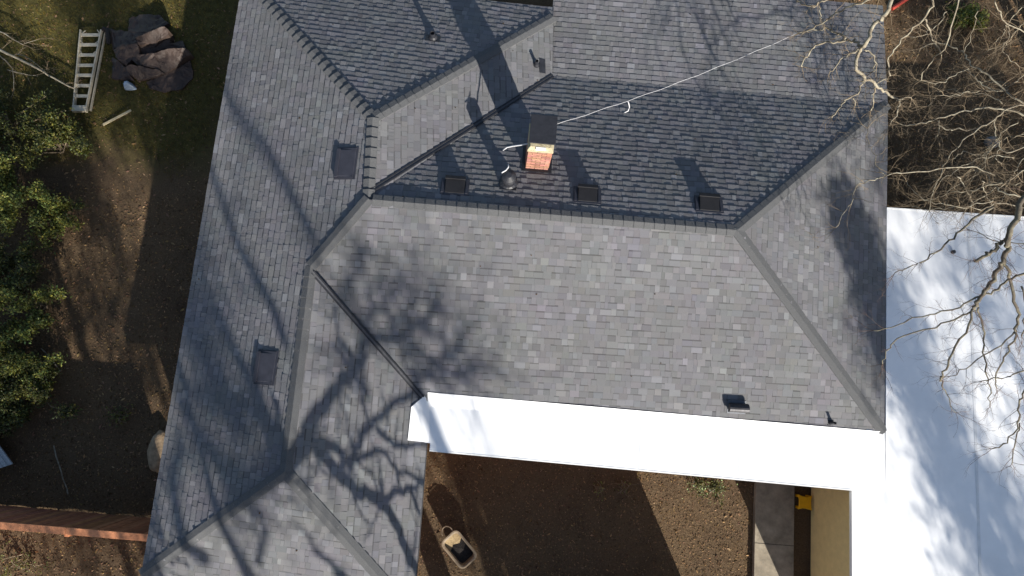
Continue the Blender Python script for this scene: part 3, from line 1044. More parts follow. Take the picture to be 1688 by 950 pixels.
rag = crumple("plastic_scrap", [(202, 137), (208, 134), (217, 137), (223, 145), (214, 149), (206, 148)], 0.14, 5.0, M["rag"], None, 16)
tag(rag, "small crumpled pale blue plastic scrap beside the tarp", "plastic scrap")
hz = MB(); hz.tube([at(x, y, 0.12) for x, y in ((169, 52), (172, 47), (177, 50), (178, 60), (179, 72))], 0.06, 6)
tag(hz.build("rolled_mat", M["soil"], None, origin=at(172, 58, 0), smooth=True), "dark rolled strip lying between the stepladder and tarp", "mat")

# ------------------------------------------------------------------ loose lath
mb = MB(); mb.beam(at(170, 206, 0.05), at(216, 182, 0.08), 0.055, 0.025)
tag(mb.build("wood_lath", M["lath"], None, origin=at(193, 194, 0)), "pale wooden lath lying on the grass below the stepladder", "lath")

# ------------------------------------------------------------------ stones and stump by the west wall


def boulder(name, px, py, size, seed, m, label, cat, flat=0.5):
    c = at(px, py, 0.0)
    bm = bmesh.new(); bmesh.ops.create_icosphere(bm, subdivisions=3, radius=1)
    for v in bm.verts:
        k = 1 + 0.25 * noise.noise(v.co * 1.4 + Vector((seed, 0, 0))) + 0.08 * noise.noise(v.co * 4 + Vector((0, seed, 0)))
        v.co = Vector((v.co.x * size[0] * k, v.co.y * size[1] * k, v.co.z * size[2] * k + size[2] * flat))
    me = bpy.data.meshes.new(name); bm.to_mesh(me); bm.free(); me.materials.append(m)
    me.polygons.foreach_set("use_smooth", [True] * len(me.polygons))
    o = bpy.data.objects.new(name, me); link(o, None, c); return tag(o, label, cat)


boulder("boulder", 265, 745, (0.26, 0.52, 0.2), 2.0, M["stone"], "tan boulder half hidden under the west eave", "boulder")

# ------------------------------------------------------------------ tub of soil in the courtyard
ctr = at(757, 906, 0.45)
ux = (at(787, 915, 0.45) - at(752, 873, 0.45)); lx = ux.length; ux.normalize(); uy = Vector((-ux.y, ux.x, 0))
ly = (at(752, 873, 0.45) - at(725, 893, 0.45)).length
tub = thing("soil_tub", (ctr.x, ctr.y, 0), "tan plastic tub of dark soil standing in the courtyard", "tub")


def rrect(hx, hy, r, z, n_=5):
    P_ = []
    for cx_, cy_, a0 in ((hx - r, hy - r, 0), (-hx + r, hy - r, 90), (-hx + r, -hy + r, 180), (hx - r, -hy + r, 270)):
        for k in range(n_):
            a = math.radians(a0 + 90 * k / (n_ - 1))
            P_.append(Vector((ctr.x, ctr.y, 0)) + ux * (cx_ + r * math.cos(a)) + uy * (cy_ + r * math.sin(a)) + Vector((0, 0, z)))
    return P_


hx, hy = lx / 2, ly / 2
rings = [rrect(hx * 0.72, hy * 0.72, 0.08, 0.12), rrect(hx, hy, 0.12, 0.47), rrect(hx + 0.03, hy + 0.03, 0.14, 0.47), rrect(hx + 0.03, hy + 0.03, 0.14, 0.45), rrect(hx - 0.03, hy - 0.03, 0.10, 0.455), rrect(hx * 0.80, hy * 0.80, 0.08, 0.22)]
nr = len(rings[0]); V = [p for r in rings for p in r]; F = []
order = [0, 3, 2, 1, 4, 5]
for a, b in zip(order[:-1], order[1:]):
    for k in range(nr):
        k2 = (k + 1) % nr; F.append((a * nr + k, a * nr + k2, b * nr + k2, b * nr + k))
F.append(tuple(range(nr - 1, -1, -1)))
mb = MB(); mb.add(V, F); mb.build("basin", M["tub"], tub, smooth=False)
mb = MB(); P_ = rrect(hx * 0.88, hy * 0.88, 0.08, 0.30); P_ = [p + Vector((0, 0, 0.03 * noise.noise(p * 5))) for p in P_]
mb.add(P_ + [sum(P_, Vector()) / len(P_) + Vector((0, 0, 0.05))], [(i, (i + 1) % nr, nr) for i in range(nr)]); mb.build("soil_fill", M["soil"], tub)
mb = MB(); c0 = Vector((ctr.x, ctr.y, 0)) - ux * hx * 0.66
mb.add([c0 + ux * (-0.16) + uy * s * hy * 0.84 + Vector((0, 0, z)) for s, z in ((-1, 0.43), (-0.3, 0.45), (0.4, 0.44), (1, 0.42))] + [c0 + ux * (0.13 + 0.04 * math.sin(s * 5)) + uy * s * hy * 0.84 + Vector((0, 0, 0.33)) for s in (-1, -0.3, 0.4, 1)],
       [(0, 1, 5, 4), (1, 2, 6, 5), (2, 3, 7, 6)]); mb.build("sand_fill", M["sand"], tub, smooth=True)
mb = MB(); hc = at(737, 877, 0.42); mb.tube([hc + Vector((0.13 * math.cos(a), 0.13 * math.sin(a), 0.02 * math.sin(2 * a))) for a in [math.radians(-40 + 14 * k) for k in range(20)]], 0.014, 6); mb.build("loop_handle", M["tub"], tub)
for sx, sy in ((-1, -1), (-1, 1), (1, -1), (1, 1)):
    mb = MB(); p = Vector((ctr.x, ctr.y, 0)) + ux * hx * 0.6 * sx + uy * hy * 0.6 * sy; mb.box((p.x, p.y, 0.06), (0.06, 0.06, 0.16)); mb.build("foot", M["tub"], tub)

# ------------------------------------------------------------------ yellow plastic stool between walkway and wall
yc = at(1325.5, 828, 0.12)
yo = MB(); out = [(-0.19, -0.18), (-0.07, -0.145), (0.07, -0.15), (0.17, -0.19), (0.15, -0.06), (0.145, 0.06), (0.17, 0.18), (0.06, 0.14), (-0.06, 0.15), (-0.19, 0.185), (-0.155, 0.06), (-0.16, -0.07)]
yo.prism([Vector((yc.x + x, yc.y + y, 0.2)) for x, y in out], (0, 0, -0.05))
ys_ = thing("plastic_stool", (yc.x, yc.y, 0), "yellow moulded plastic stool against the cream siding wall", "stool")
yo.build("seat", M["yellow"], ys_, bevel=0.012)
for sx, sy in ((-0.14, -0.14), (0.12, -0.14), (0.12, 0.14), (-0.14, 0.14)):
    mb = MB(); mb.box((yc.x + sx, yc.y + sy, 0.075), (0.06, 0.06, 0.16)); mb.build("leg", M["yellow"], ys_)

# ------------------------------------------------------------------ ropes
top = at(912, 207, 4.62)


def rope(name, pts, r, label, parent=None):
    mb = MB(); mb.tube(pts, r, 6)
    o = mb.build(name, M["rope"], None, origin=pts[0], smooth=True); return tag(o, label, "rope")


end = at(1311, 57, 3.6)
pts = []
for i in range(25):
    t = i / 24; p = top.lerp(end, t); p.z -= 0.25 * math.sin(math.pi * t); pts.append(p + Vector((0, 0.01 * math.sin(t * 40), 0)))
rope("guy_rope", pts, 0.0042, "long white rope stretched from the chimney to the tree branch")
k = pts[7]
rope("rope_tail", [k, k + Vector((0.03, -0.03, -0.04)), k + Vector((0.06, -0.08, -0.1)), k + Vector((0.05, -0.14, -0.16)), k + Vector((-0.02, -0.17, -0.2))], 0.012, "short white rope tail hanging from the long rope")
lo = [pl_n.hit(x, y, h) for x, y, h in ((872, 237, 0.9), (860, 239, 0.75), (846, 241, 0.6), (836, 243, 0.5), (829, 248, 0.4))]
rope("rope_end", lo, 0.016, "short white rope end lying left of the chimney cap")
lo = [pl_n.hit(x, y, h) for x, y, h in ((838, 271, 0.62), (838, 276, 0.6), (834, 281, 0.57), (827, 285, 0.55))]
rope("rope_loop", lo, 0.014, "small white rope loop over the black flue")

# red pole end among the branches at the top edge
mb = MB(); mb.tube([at(1470, 15, 0.08), at(1500, -5, 0.08), at(1560, -45, 0.08)], 0.055, 8)
tag(mb.build("red_pole", M["red"], None, origin=at(1486, 4, 0)), "red pole lying on the ground at the top edge behind branches", "pole")
boulder("grey_rock", 1632, 236, (0.2, 0.17, 0.14), 6.0, M["slate"], "blue grey rock under the bare branches on the right", "rock")
# ------------------------------------------------------------------ plants
PR = random.Random(21)


def leaf_quad(mb, p, d, n_, L, W_, col):
    """One pointed leaf of four triangles bent along its rib."""
    d = d.normalized(); s = d.cross(n_).normalized(); n_ = s.cross(d)
    a = p; b = p + d * L * 0.5 + s * W_ * 0.5 - n_ * L * 0.04; c = p + d * L - n_ * L * 0.12; e = p + d * L * 0.5 - s * W_ * 0.5 - n_ * L * 0.04; m_ = p + d * L * 0.5 + n_ * L * 0.03
    mb.add([a, b, c, e, m_], [(0, 1, 4), (1, 2, 4), (2, 3, 4), (3, 0, 4)], col)


def shrub(px, py, rx, ry, h, leaves, label, seed, leafL=0.075, bright=1.0, name="evergreen_shrub", group="evergreen shrubs along the west edge", cat="shrub"):
    R_ = random.Random(seed)
    if name == "evergreen_shrub": rx *= 1.3; ry *= 1.25; leaves = int(leaves * 1.7)
    c = at(px, py, 0.0)
    t = thing(name, c, label, cat, group)
    st = MB(); lf = MB()
    tips = []
    for k in range(max(5, int(9 * rx * ry / 0.6))):
        a = R_.uniform(0, 6.28); rr = math.sqrt(R_.random())
        tip = c + Vector((rx * rr * math.cos(a), ry * rr * math.sin(a), h * R_.uniform(0.55, 1.0) * (1 - 0.35 * rr)))
        base = c + Vector((R_.uniform(-0.15, 0.15), R_.uniform(-0.15, 0.15), 0))
        mid = base.lerp(tip, 0.5) + Vector((R_.uniform(-0.1, 0.1), R_.uniform(-0.1, 0.1), 0.12))
        st.tube([base, mid, tip], [0.022, 0.014, 0.005], 4, False)
        for j in range(3):
            q_ = mid.lerp(tip, R_.uniform(0.2, 1)); e = q_ + rnd_dir(R_, 0.3) * R_.uniform(0.15, 0.4)
            st.tube([q_, e], [0.008, 0.003], 3, False); tips.append((q_, e))
        tips.append((mid, tip))
    per = max(1, int(leaves * 1.8) // len(tips))
    for a, b in tips:
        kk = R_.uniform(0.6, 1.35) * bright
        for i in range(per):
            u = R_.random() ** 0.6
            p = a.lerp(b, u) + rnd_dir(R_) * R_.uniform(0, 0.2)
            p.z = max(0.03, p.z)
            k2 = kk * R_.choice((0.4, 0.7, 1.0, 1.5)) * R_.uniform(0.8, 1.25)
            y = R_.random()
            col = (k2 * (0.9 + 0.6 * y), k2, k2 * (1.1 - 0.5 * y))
            leaf_quad(lf, p, rnd_dir(R_, 0.15), rnd_dir(R_, 1.3), leafL * R_.uniform(0.7, 1.3), leafL * R_.uniform(0.4, 0.6), col)
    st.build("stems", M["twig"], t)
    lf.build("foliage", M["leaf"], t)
    return t


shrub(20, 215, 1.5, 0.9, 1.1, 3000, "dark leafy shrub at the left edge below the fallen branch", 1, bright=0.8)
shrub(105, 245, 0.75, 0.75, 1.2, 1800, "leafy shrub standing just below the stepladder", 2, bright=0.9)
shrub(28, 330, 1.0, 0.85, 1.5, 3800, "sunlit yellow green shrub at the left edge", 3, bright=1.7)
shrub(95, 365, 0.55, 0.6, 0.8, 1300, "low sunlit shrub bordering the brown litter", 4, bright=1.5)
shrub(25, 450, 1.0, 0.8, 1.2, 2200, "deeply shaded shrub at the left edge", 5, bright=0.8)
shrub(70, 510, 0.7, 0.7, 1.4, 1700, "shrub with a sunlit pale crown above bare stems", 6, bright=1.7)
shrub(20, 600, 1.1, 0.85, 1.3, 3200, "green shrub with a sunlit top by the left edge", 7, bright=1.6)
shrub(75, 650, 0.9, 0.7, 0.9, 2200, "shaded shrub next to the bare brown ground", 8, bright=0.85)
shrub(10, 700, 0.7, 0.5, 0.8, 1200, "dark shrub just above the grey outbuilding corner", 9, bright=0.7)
shrub(1166, 801, 0.42, 0.30, 0.35, 420, "small green plant with pale specks by the white roof edge", 12, 0.06, 0.75, "courtyard_plant", None, "plant")
shrub(203, 690, 0.22, 0.16, 0.2, 90, "tiny green seedling on the shaded brown ground", 13, 0.07, 0.9, "seedling", None, "plant")
shrub(985, 803, 0.1, 0.12, 0.12, 26, "tuft of yellow green leaves on courtyard soil, left one", 14, 0.06, 1.7, "leaf_tuft", "leaf tufts in the courtyard", "plant")
shrub(1031, 803, 0.08, 0.12, 0.12, 20, "tuft of yellow green leaves on courtyard soil, right one", 15, 0.06, 1.7, "leaf_tuft", "leaf tufts in the courtyard", "plant")
shrub(1592, 40, 0.7, 0.55, 0.35, 1500, "bright green ground plant behind the bare branches top right", 16, 0.08, 2.2, "ground_plant", None, "plant")  # leaf tone lifted to make up for the shade it stands in
shrub(40, 920, 0.5, 0.4, 0.25, 160, "sparse green weeds below the fence at lower left", 17, 0.06, 1.0, "weeds", None, "plant")

# pale specks on the courtyard plant
ob_ = bpy.data.objects["courtyard_plant"]
mb = MB()
for i in range(30):
    p = at(1166 + PR.gauss(0, 17), 803 + PR.gauss(0, 9), 0.35); leaf_quad(mb, p, rnd_dir(PR, 0.1), Vector((0, 0, 1)), 0.05, 0.04, (4, 4, 7))
mb.build("pale_leaves", M["leaf"], ob_)


# ------------------------------------------------------------------ bare wood
def wander(R_, p, d, L, n_, bend, up=0.0):
    pts = [p.copy()]; d = d.normalized()
    for i in range(n_):
        d = (d + rnd_dir(R_) * bend + Vector((0, 0, up))).normalized()
        p = p + d * (L / n_); pts.append(p.copy())
    return pts, d


def twigs(mb, R_, p, d, L, r, lvl, bend=0.28, up=0.02, dens=1.0):
    n_ = 4 if lvl > 0 else 3
    pts, dd = wander(R_, p, d, L, n_, bend, up)
    mb.tube(pts, [r * (1 - 0.75 * i / n_) for i in range(n_ + 1)], 4 if r > 0.012 else 3, False)
    if lvl > 0:
        for i in range(1, n_ + 1):
            for _ in range(1 if R_.random() < 0.75 * dens else 2 if R_.random() < 0.3 else 0):
                d2 = (pts[i] - pts[i - 1]).normalized() + rnd_dir(R_) * 0.85
                twigs(mb, R_, pts[i], d2, L * R_.uniform(0.35, 0.65), r * 0.45, lvl - 1, bend, up, dens)


def limb_tree(name, base, limbs, label, seed, trunk_pts, trunk_r, bark, twm, dens=1.0, tw_len=0.7, lvl=2, tw_r=0.010, group=None, up=0.02, wk=1.0):
    """limbs: (list of (px,py), z0, z1, w0px, w1px). Heights run from z0 to z1 along the limb."""
    R_ = random.Random(seed)
    t = thing(name, base, label, "tree", group)
    tr = MB()
    tp, rr = smooth_line([Vector(p) for p in trunk_pts], trunk_r, 4, R_, 0.02)
    tr.tube(tp, rr, 9); tr.build("trunk", bark, t, smooth=True)
    tw = MB()
    for pts, z0, z1, w0, w1 in limbs:
        n_ = len(pts)
        zs = [z0 + (z1 - z0) * i / (n_ - 1) for i in range(n_)]
        P0 = [at(x, y, z) for (x, y), z in zip(pts, zs)]
        pr = [wk * (w0 + (w1 - w0) * i / (n_ - 1)) * 0.5 * (CAM.z - z) / FPX for i, z in enumerate(zs)]
        # each limb is rooted back in the trunk or its parent limb by its own first point
        P1, R1 = smooth_line(P0, pr, 4, R_, 0.03)
        lm = MB(); lm.tube(P1, R1, 7); lm.build("limb", bark, t, smooth=True)
        for i in range(1, len(P1)):
            if R_.random() < 0.55 * dens:
                d = (P1[i] - P1[i - 1]).normalized() * 0.6 + rnd_dir(R_)
                twigs(tw, R_, P1[i], d, tw_len * R_.uniform(0.4, 1.1), min(tw_r, R1[i] * 0.7), lvl if R_.random() < 0.7 else lvl - 1, 0.3, up, dens)
        d = (P1[-1] - P1[-2])
        for _ in range(3): twigs(tw, R_, P1[-1], d.normalized() + rnd_dir(R_) * 0.5, tw_len * R_.uniform(0.5, 1), min(tw_r, R1[-1]), lvl, 0.3, up, dens)
    tw.build("twigs", twm, t)
    return t


# tree reaching over the north east roof corner, trunk beyond the top edge
bA = at(1545, -150, 0)
limbs = [
    ([(1500, -60), (1470, 0), (1456, 28), (1440, 45), (1425, 75), (1418, 82), (1412, 110), (1424, 128), (1445, 140), (1462, 152), (1480, 165)], 7.4, 6.0, 12, 5),
    ([(1480, 165), (1481, 175), (1478, 187), (1468, 205)], 6.0, 5.8, 4.5, 2.5), ([(1480, 165), (1490, 162), (1502, 163)], 6.0, 5.9, 3.5, 2),
    ([(1418, 82), (1400, 90), (1380, 105), (1366, 124)], 6.4, 6.1, 4.5, 2), ([(1425, 80), (1438, 90), (1443, 105), (1440, 118)], 6.4, 6.2, 4, 2.5),
    ([(1420, 80), (1411, 69), (1395, 67), (1375, 69), (1348, 74), (1335, 85), (1328, 97), (1322, 110)], 6.4, 5.6, 6.5, 3),
    ([(1395, 66), (1385, 59), (1375, 52), (1360, 47), (1340, 50), (1314, 56)], 6.1, 5.5, 5.5, 2.5),
    ([(1424, 130), (1422, 140), (1408, 158), (1390, 168), (1380, 185), (1371, 195)], 6.2, 5.6, 4.5, 2.5), ([(1405, 162), (1409, 174)], 5.9, 5.8, 2.5, 2),
    ([(1446, 140), (1440, 155), (1438, 170), (1436, 182)], 6.1, 5.8, 3.5, 3), ([(1440, 142), (1455, 132), (1463, 130)], 6.1, 6.1, 3, 2),
    ([(1480, -40), (1440, -4), (1400, 10), (1370, 28), (1340, 45), (1318, 56)], 7.4, 5.8, 6, 2.5),
    ([(1420, -20), (1362, -2), (1350, 5), (1335, 12), (1322, 6), (1312, -2)], 7.0, 6.2, 5, 3), ([(1350, 8), (1353, 25), (1358, 42)], 6.4, 6.2, 2.5, 1.5),
    ([(1560, -60), (1540, 0), (1524, 30), (1500, 52), (1475, 80), (1463, 105), (1468, 125)], 7.2, 5.8, 6, 3), ([(1524, 32), (1535, 55), (1545, 75), (1552, 92)], 6.7, 6.0, 4, 2),
    ([(1600, -60), (1570, 30), (1555, 80), (1530, 105), (1515, 135)], 7.5, 5.5, 4, 2),
]
limb_tree("bare_tree", bA, limbs, "bare lichen covered tree reaching over the north east roof corner", 31,
          [bA, bA + Vector((0.1, -0.1, 3)), bA + Vector((0.0, -0.3, 5.5)), at(1545, -100, 7.2), at(1500, -60, 7.4)], [0.24, 0.2, 0.17, 0.13, 0.07], M["bark"], M["twig"], 0.8, 0.4, 2, 0.005, wk=0.72)

# tangled small tree in the dark gap north of the carport
bC = at(1730, 160, 0)
limbs = [
    ([(1720, 175), (1680, 168), (1640, 135), (1620, 120), (1600, 105), (1590, 88), (1570, 78), (1560, 72), (1540, 72), (1517, 80)], 4.8, 4.0, 7, 3),
    ([(1640, 150), (1620, 140), (1603, 125), (1595, 115), (1575, 123), (1550, 137), (1515, 133)], 4.6, 4.2, 5, 3),
    ([(1730, 200), (1688, 190), (1650, 178), (1610, 180), (1575, 188), (1540, 197), (1510, 206), (1482, 204)], 4.8, 3.9, 8, 3.5),
    ([(1612, 213), (1600, 214), (1575, 213), (1556, 211), (1545, 200)], 4.3, 4.2, 3.5, 4), ([(1545, 200), (1549, 215), (1543, 228)], 4.2, 4.0, 4, 3),
    ([(1700, 170), (1660, 182), (1640, 197), (1610, 215), (1580, 240), (1560, 265), (1545, 300), (1537, 325), (1532, 348)], 4.9, 3.8, 5.5, 3),
    ([(1640, 290), (1600, 275), (1560, 279), (1500, 283), (1462, 290), (1440, 297), (1412, 308), (1405, 330), (1390, 350), (1378, 375)], 4.6, 4.4, 5, 2),
    ([(1462, 290), (1448, 280), (1440, 250), (1432, 238), (1430, 212)], 4.5, 4.4, 3, 2),
    ([(1700, 240), (1660, 250), (1640, 240), (1620, 255), (1590, 250), (1570, 262)], 4.7, 4.2, 5, 2.5),
    ([(1700, 330), (1660, 320), (1640, 308), (1625, 290), (1605, 280), (1590, 290)], 4.7, 4.1, 6, 3),
    ([(1690, 280), (1660, 300), (1635, 315), (1610, 330), (1590, 350)], 4.6, 4.0, 4.5, 2.5),
    ([(1640, 195), (1642, 220), (1648, 245), (1640, 262), (1650, 270)], 4.6, 4.2, 5, 3),
    ([(1700, 60), (1660, 40), (1650, 20), (1640, 0), (1630, -30)], 4.6, 5.5, 4, 4), ([(1660, 42), (1662, 60), (1655, 85), (1680, 110)], 4.6, 4.2, 3, 2),
    ([(1690, 345), (1650, 335), (1620, 345), (1580, 340), (1540, 335), (1510, 320), (1495, 300)], 4.5, 3.9, 4, 2),
    ([(1610, 20), (1605, 50), (1590, 85)], 5.0, 4.4, 3, 2),
]
for (a, b, c2, d2) in ((1600, 150, 1530, 175), (1660, 150, 1560, 165), (1650, 170, 1545, 150), (1660, 140, 1610, 135), (1680, 200, 1600, 300), (1650, 230, 1560, 320), (1670, 260, 1550, 300),
                       (1690, 300, 1600, 320), (1690, 260, 1640, 340), (1650, 300, 1520, 330), (1640, 330, 1500, 340), (1688, 220, 1620, 250), (1620, 300, 1640, 345), (1580, 290, 1600, 340),
                       (1690, 40, 1620, 90), (1690, 10, 1640, 70), (1690, 100, 1640, 150), (1560, 20, 1500, 60)):
    mx, my = (a + c2) / 2 + PR.uniform(-16, 16), (b + d2) / 2 + PR.uniform(-14, 14)
    limbs.append(([(a, b), ((a + mx) / 2 + PR.uniform(-6, 6), (b + my) / 2 + PR.uniform(-6, 6)), (mx, my), ((c2 + mx) / 2 + PR.uniform(-6, 6), (d2 + my) / 2 + PR.uniform(-6, 6)), (c2, d2)], 4.6, PR.uniform(3.4, 4.4), 3.6, 1.6))
limb_tree("bare_tree", bC, limbs, "tangled bare small tree in the dark gap above the white carport", 33,
          [bC, bC + Vector((-0.1, 0, 2)), at(1725, 175, 4.2), at(1715, 180, 4.9)], [0.17, 0.15, 0.12, 0.08], M["bark"], M["twig"], 1.15, 0.6, 2, 0.0055, wk=0.5)

# tree leaning over the carport from the right edge
bB = at(1830, 250, 0)
limbs = [
    ([(1740, 290), (1688, 330), (1675, 360), (1660, 392), (1663, 408), (1655, 430), (1640, 455), (1626, 480), (1612, 500), (1606, 510)], 7.4, 6.4, 15, 8),
    ([(1660, 395), (1648, 400), (1635, 415), (1622, 422), (1607, 430)], 6.9, 6.7, 9, 8),
    ([(1740, 440), (1688, 450), (1665, 462), (1640, 480), (1612, 490), (1570, 510), (1530, 518), (1480, 535), (1440, 545)], 7.2, 5.8, 6.5, 2),
    ([(1606, 510), (1580, 525), (1540, 540), (1480, 560), (1465, 575), (1455, 600)], 6.4, 5.6, 4.5, 2),
    ([(1606, 510), (1590, 550), (1565, 595), (1553, 620), (1552, 628)], 6.4, 5.7, 5, 4),
    ([(1612, 505), (1620, 540), (1622, 580), (1625, 620), (1630, 640), (1632, 670)], 6.4, 5.5, 4.5, 2),
    ([(1655, 432), (1665, 455), (1672, 490), (1678, 520), (1675, 547)], 6.7, 6.2, 7, 6), ([(1675, 547), (1662, 580), (1645, 615), (1643, 640)], 6.2, 5.6, 4.5, 2.5),
    ([(1672, 547), (1640, 575), (1600, 600), (1570, 620)], 6.2, 5.8, 3.5, 2),
    ([(1640, 340), (1600, 365), (1580, 385), (1550, 412), (1520, 430), (1505, 440), (1475, 450)], 6.6, 5.8, 6, 2),
    ([(1740, 600), (1688, 613), (1660, 622), (1620, 628)], 6.8, 6.0, 4, 2.5), ([(1720, 610), (1690, 640), (1680, 670), (1678, 700), (1660, 728), (1635, 740)], 6.6, 5.8, 4.5, 2.5),
    ([(1680, 700), (1672, 735), (1668, 765)], 6.0, 5.7, 3, 2), ([(1684, 470), (1690, 520), (1684, 555)], 6.4, 6.0, 4, 3),
    ([(1552, 630), (1560, 650), (1575, 680)], 5.7, 5.5, 3, 1.5), ([(1730, 380), (1690, 400), (1640, 395), (1600, 380)], 6.9, 6.3, 3, 1.5),
]
limb_tree("bare_tree", bB, limbs, "dark limbed bare tree leaning over the white carport roof", 35,
          [bB, bB + Vector((-0.1, 0, 3)), bB + Vector((-0.3, 0.1, 5.5)), at(1760, 275, 7.4), at(1740, 290, 7.4)], [0.26, 0.22, 0.18, 0.12, 0.08], M["barkd"], M["twigd"], 1.0, 0.5, 2, 0.0052, wk=0.74)

# fallen bare branch at the upper left
fbp = at(30, 100, 0)
fbr = thing("fallen_branch", fbp, "fallen bare branch reaching from the left edge to the stepladder", "branch")
R_ = random.Random(4); tw = MB()
for pts, r in (([(-40, 60), (0, 83), (30, 97), (60, 112), (90, 130), (122, 146)], 0.045), ([(-20, 45), (0, 52), (22, 65), (38, 74)], 0.025), ([(0, 92), (14, 104), (22, 120), (23, 150)], 0.018), ([(12, 115), (40, 122), (62, 126)], 0.014), ([(40, 72), (60, 66)], 0.012), ([(25, 90), (48, 96), (80, 124)], 0.014)):
    P0 = [at(x, y, 0.35 if r > 0.02 else 0.25) for x, y in pts]
    P1, Q1 = smooth_line(P0, [r * (1 - 0.6 * i / (len(P0) - 1)) for i in range(len(P0))], 3, R_, 0.012)
    mb = MB(); mb.tube(P1, Q1, 6); mb.build("limb", M["bark"], fbr, smooth=True)
    for i in range(1, len(P1), 2): twigs(tw, R_, P1[i], (P1[i] - P1[i - 1]).normalized() + rnd_dir(R_) * 0.9, 0.4, 0.007, 1)
tw.build("twigs", M["twig"], fbr)
for pts, lab in (([(88, 735), (96, 765), (108, 800), (112, 815)], "thin pale fallen stick on the shaded ground above the fence"),
                 ([(68, 575), (82, 590), (100, 612)], "dark fallen branch under the left shrubs")):
    mb = MB(); P1, Q1 = smooth_line([at(x, y, 0.08) for x, y in pts], [0.016] * len(pts), 3, R_, 0.01); mb.tube(P1, Q1, 5)
    tag(mb.build("fallen_stick", M["bark"], None, origin=P1[0]), lab, "stick")
# ------------------------------------------------------------------ trees south of the house (their shadows lie on the roof)
AZ = Vector((SUN.x, SUN.y, 0)).normalized()


def roof_hit(px, py):
    best = None
    for name, pl, pieces in SLOPES:
        h = pl.hit(px, py)
        for c in pieces:
            if inside((h.x, h.y), ccw([(p.x, p.y) for p in c])):
                return h
    return at(px, py, E0)


def shadow_tree(name, base, limbs, label, seed, twd=1.0, tw_len=0.9, trunk_top=6.0, lvl=2):
    """A bare tree whose limbs stand in the plane square to the sun through its trunk."""
    R_ = random.Random(seed)
    base = Vector(base)
    t = thing(name, base, label, "tree", "bare trees south of the house")
    tw = MB(); first = None
    low = None
    for pts, w0, w1 in limbs:
        P0 = []
        dep = R_.uniform(-0.8, 0.8)
        for x, y in pts:
            q_ = roof_hit(x, y)
            k = ((base + AZ * dep - q_).dot(AZ)) / SUN.dot(AZ)
            P0.append(q_ + SUN * k)
        n_ = len(P0)
        P1, R1 = smooth_line(P0, [w0 + (w1 - w0) * i / (n_ - 1) for i in range(n_)], 3, R_, 0.03)
        mb = MB(); mb.tube(P1, R1, 6); mb.build("limb", M["barkd"], t, smooth=True)
        for i in range(1, len(P1)):
            if R_.random() < 0.6 * twd:
                twigs(tw, R_, P1[i], (P1[i] - P1[i - 1]).normalized() * 0.4 + rnd_dir(R_), tw_len * R_.uniform(0.4, 1.2), min(0.03, R1[i] * 0.6), lvl, 0.3, 0.03)
        if low is None or P1[0].z < low.z: low = P1[0]
    mb = MB(); P1, R1 = smooth_line([base, base + Vector((0.1, 0.05, 2.5)), base.lerp(low, 0.6) + Vector((0, 0, 0.4)), low], [0.3, 0.25, 0.2, 0.13], 4, R_, 0.03)
    mb.tube(P1, R1, 9); mb.build("trunk", M["barkd"], t, smooth=True)
    tw.build("twigs", M["twigd"], t)
    return t


def z1(pts, sx, ox, oy): return [(ox + x / sx, oy + y / sx) for x, y in pts]


A_ = lambda pts: z1(pts, 2.437, 430, 560)
B_ = lambda pts: z1(pts, 3.166, 480, 370)
limbs = [
    (A_([(640, 960), (600, 880), (570, 800), (530, 710), (490, 670), (440, 620), (380, 600), (320, 550), (260, 470), (200, 415), (130, 470)]), 0.07, 0.10),
    (A_([(490, 670), (480, 640), (500, 650)]), 0.10, 0.05),
    (A_([(320, 545), (330, 470), (290, 430), (200, 400)]), 0.07, 0.07),
    (A_([(170, 420), (200, 330), (250, 260), (300, 190), (370, 130), (410, 60), (400, -10)]), 0.12, 0.06),
    (A_([(350, 500), (380, 440), (410, 370), (460, 315), (540, 245), (610, 210)]), 0.07, 0.05),
    (A_([(490, 645), (540, 610), (620, 590), (660, 560)]), 0.06, 0.03), (A_([(600, 600), (640, 700)]), 0.04, 0.03),
    (A_([(430, 320), (420, 270), (400, 230)]), 0.035, 0.025), (A_([(470, 360), (540, 420), (600, 430), (680, 420)]), 0.05, 0.03),
    (A_([(350, 470), (400, 470), (460, 440), (500, 460), (540, 520), (600, 540), (650, 560)]), 0.05, 0.025),
    (A_([(60, 560), (90, 500), (170, 420)]), 0.14, 0.14), (A_([(60, 540), (40, 440), (70, 330), (60, 230)]), 0.10, 0.06),
    (B_([(330, 760), (300, 650), (240, 570), (230, 480), (210, 420)]), 0.05, 0.02),
]
shadow_tree("south_tree", (1.3, -8.9, 0), limbs, "spreading bare tree south of the house, its branch shadow crossing the lower wing", 41, 0.55, 0.6)
limbs = [
    (B_([(400, 900), (330, 740), (400, 600), (560, 570), (690, 510), (750, 420), (780, 350)]), 0.105, 0.032),
    (B_([(420, 620), (590, 600), (700, 680), (780, 760), (960, 740)]), 0.075, 0.032), (B_([(420, 600), (270, 380), (330, 260), (360, 150), (350, 100)]), 0.075, 0.048),
    (B_([(400, 600), (430, 450), (500, 420), (520, 340), (520, 270)]), 0.075, 0.032), (B_([(600, 760), (720, 800), (860, 770), (940, 800)]), 0.068, 0.032),
    (B_([(650, 820), (760, 720), (860, 640), (900, 560)]), 0.068, 0.032), (B_([(500, 560), (620, 430), (640, 330)]), 0.053, 0.032),
    (B_([(560, 700), (660, 640), (720, 560), (800, 560)]), 0.053, 0.032), (B_([(360, 500), (300, 300), (250, 230)]), 0.045, 0.032),
]
shadow_tree("south_tree", (6.6, -16.5, 0), limbs, "fine twigged bare tree south of the house, its shadow blurring the sunlit slope", 43, 3.0, 1.5, lvl=3)


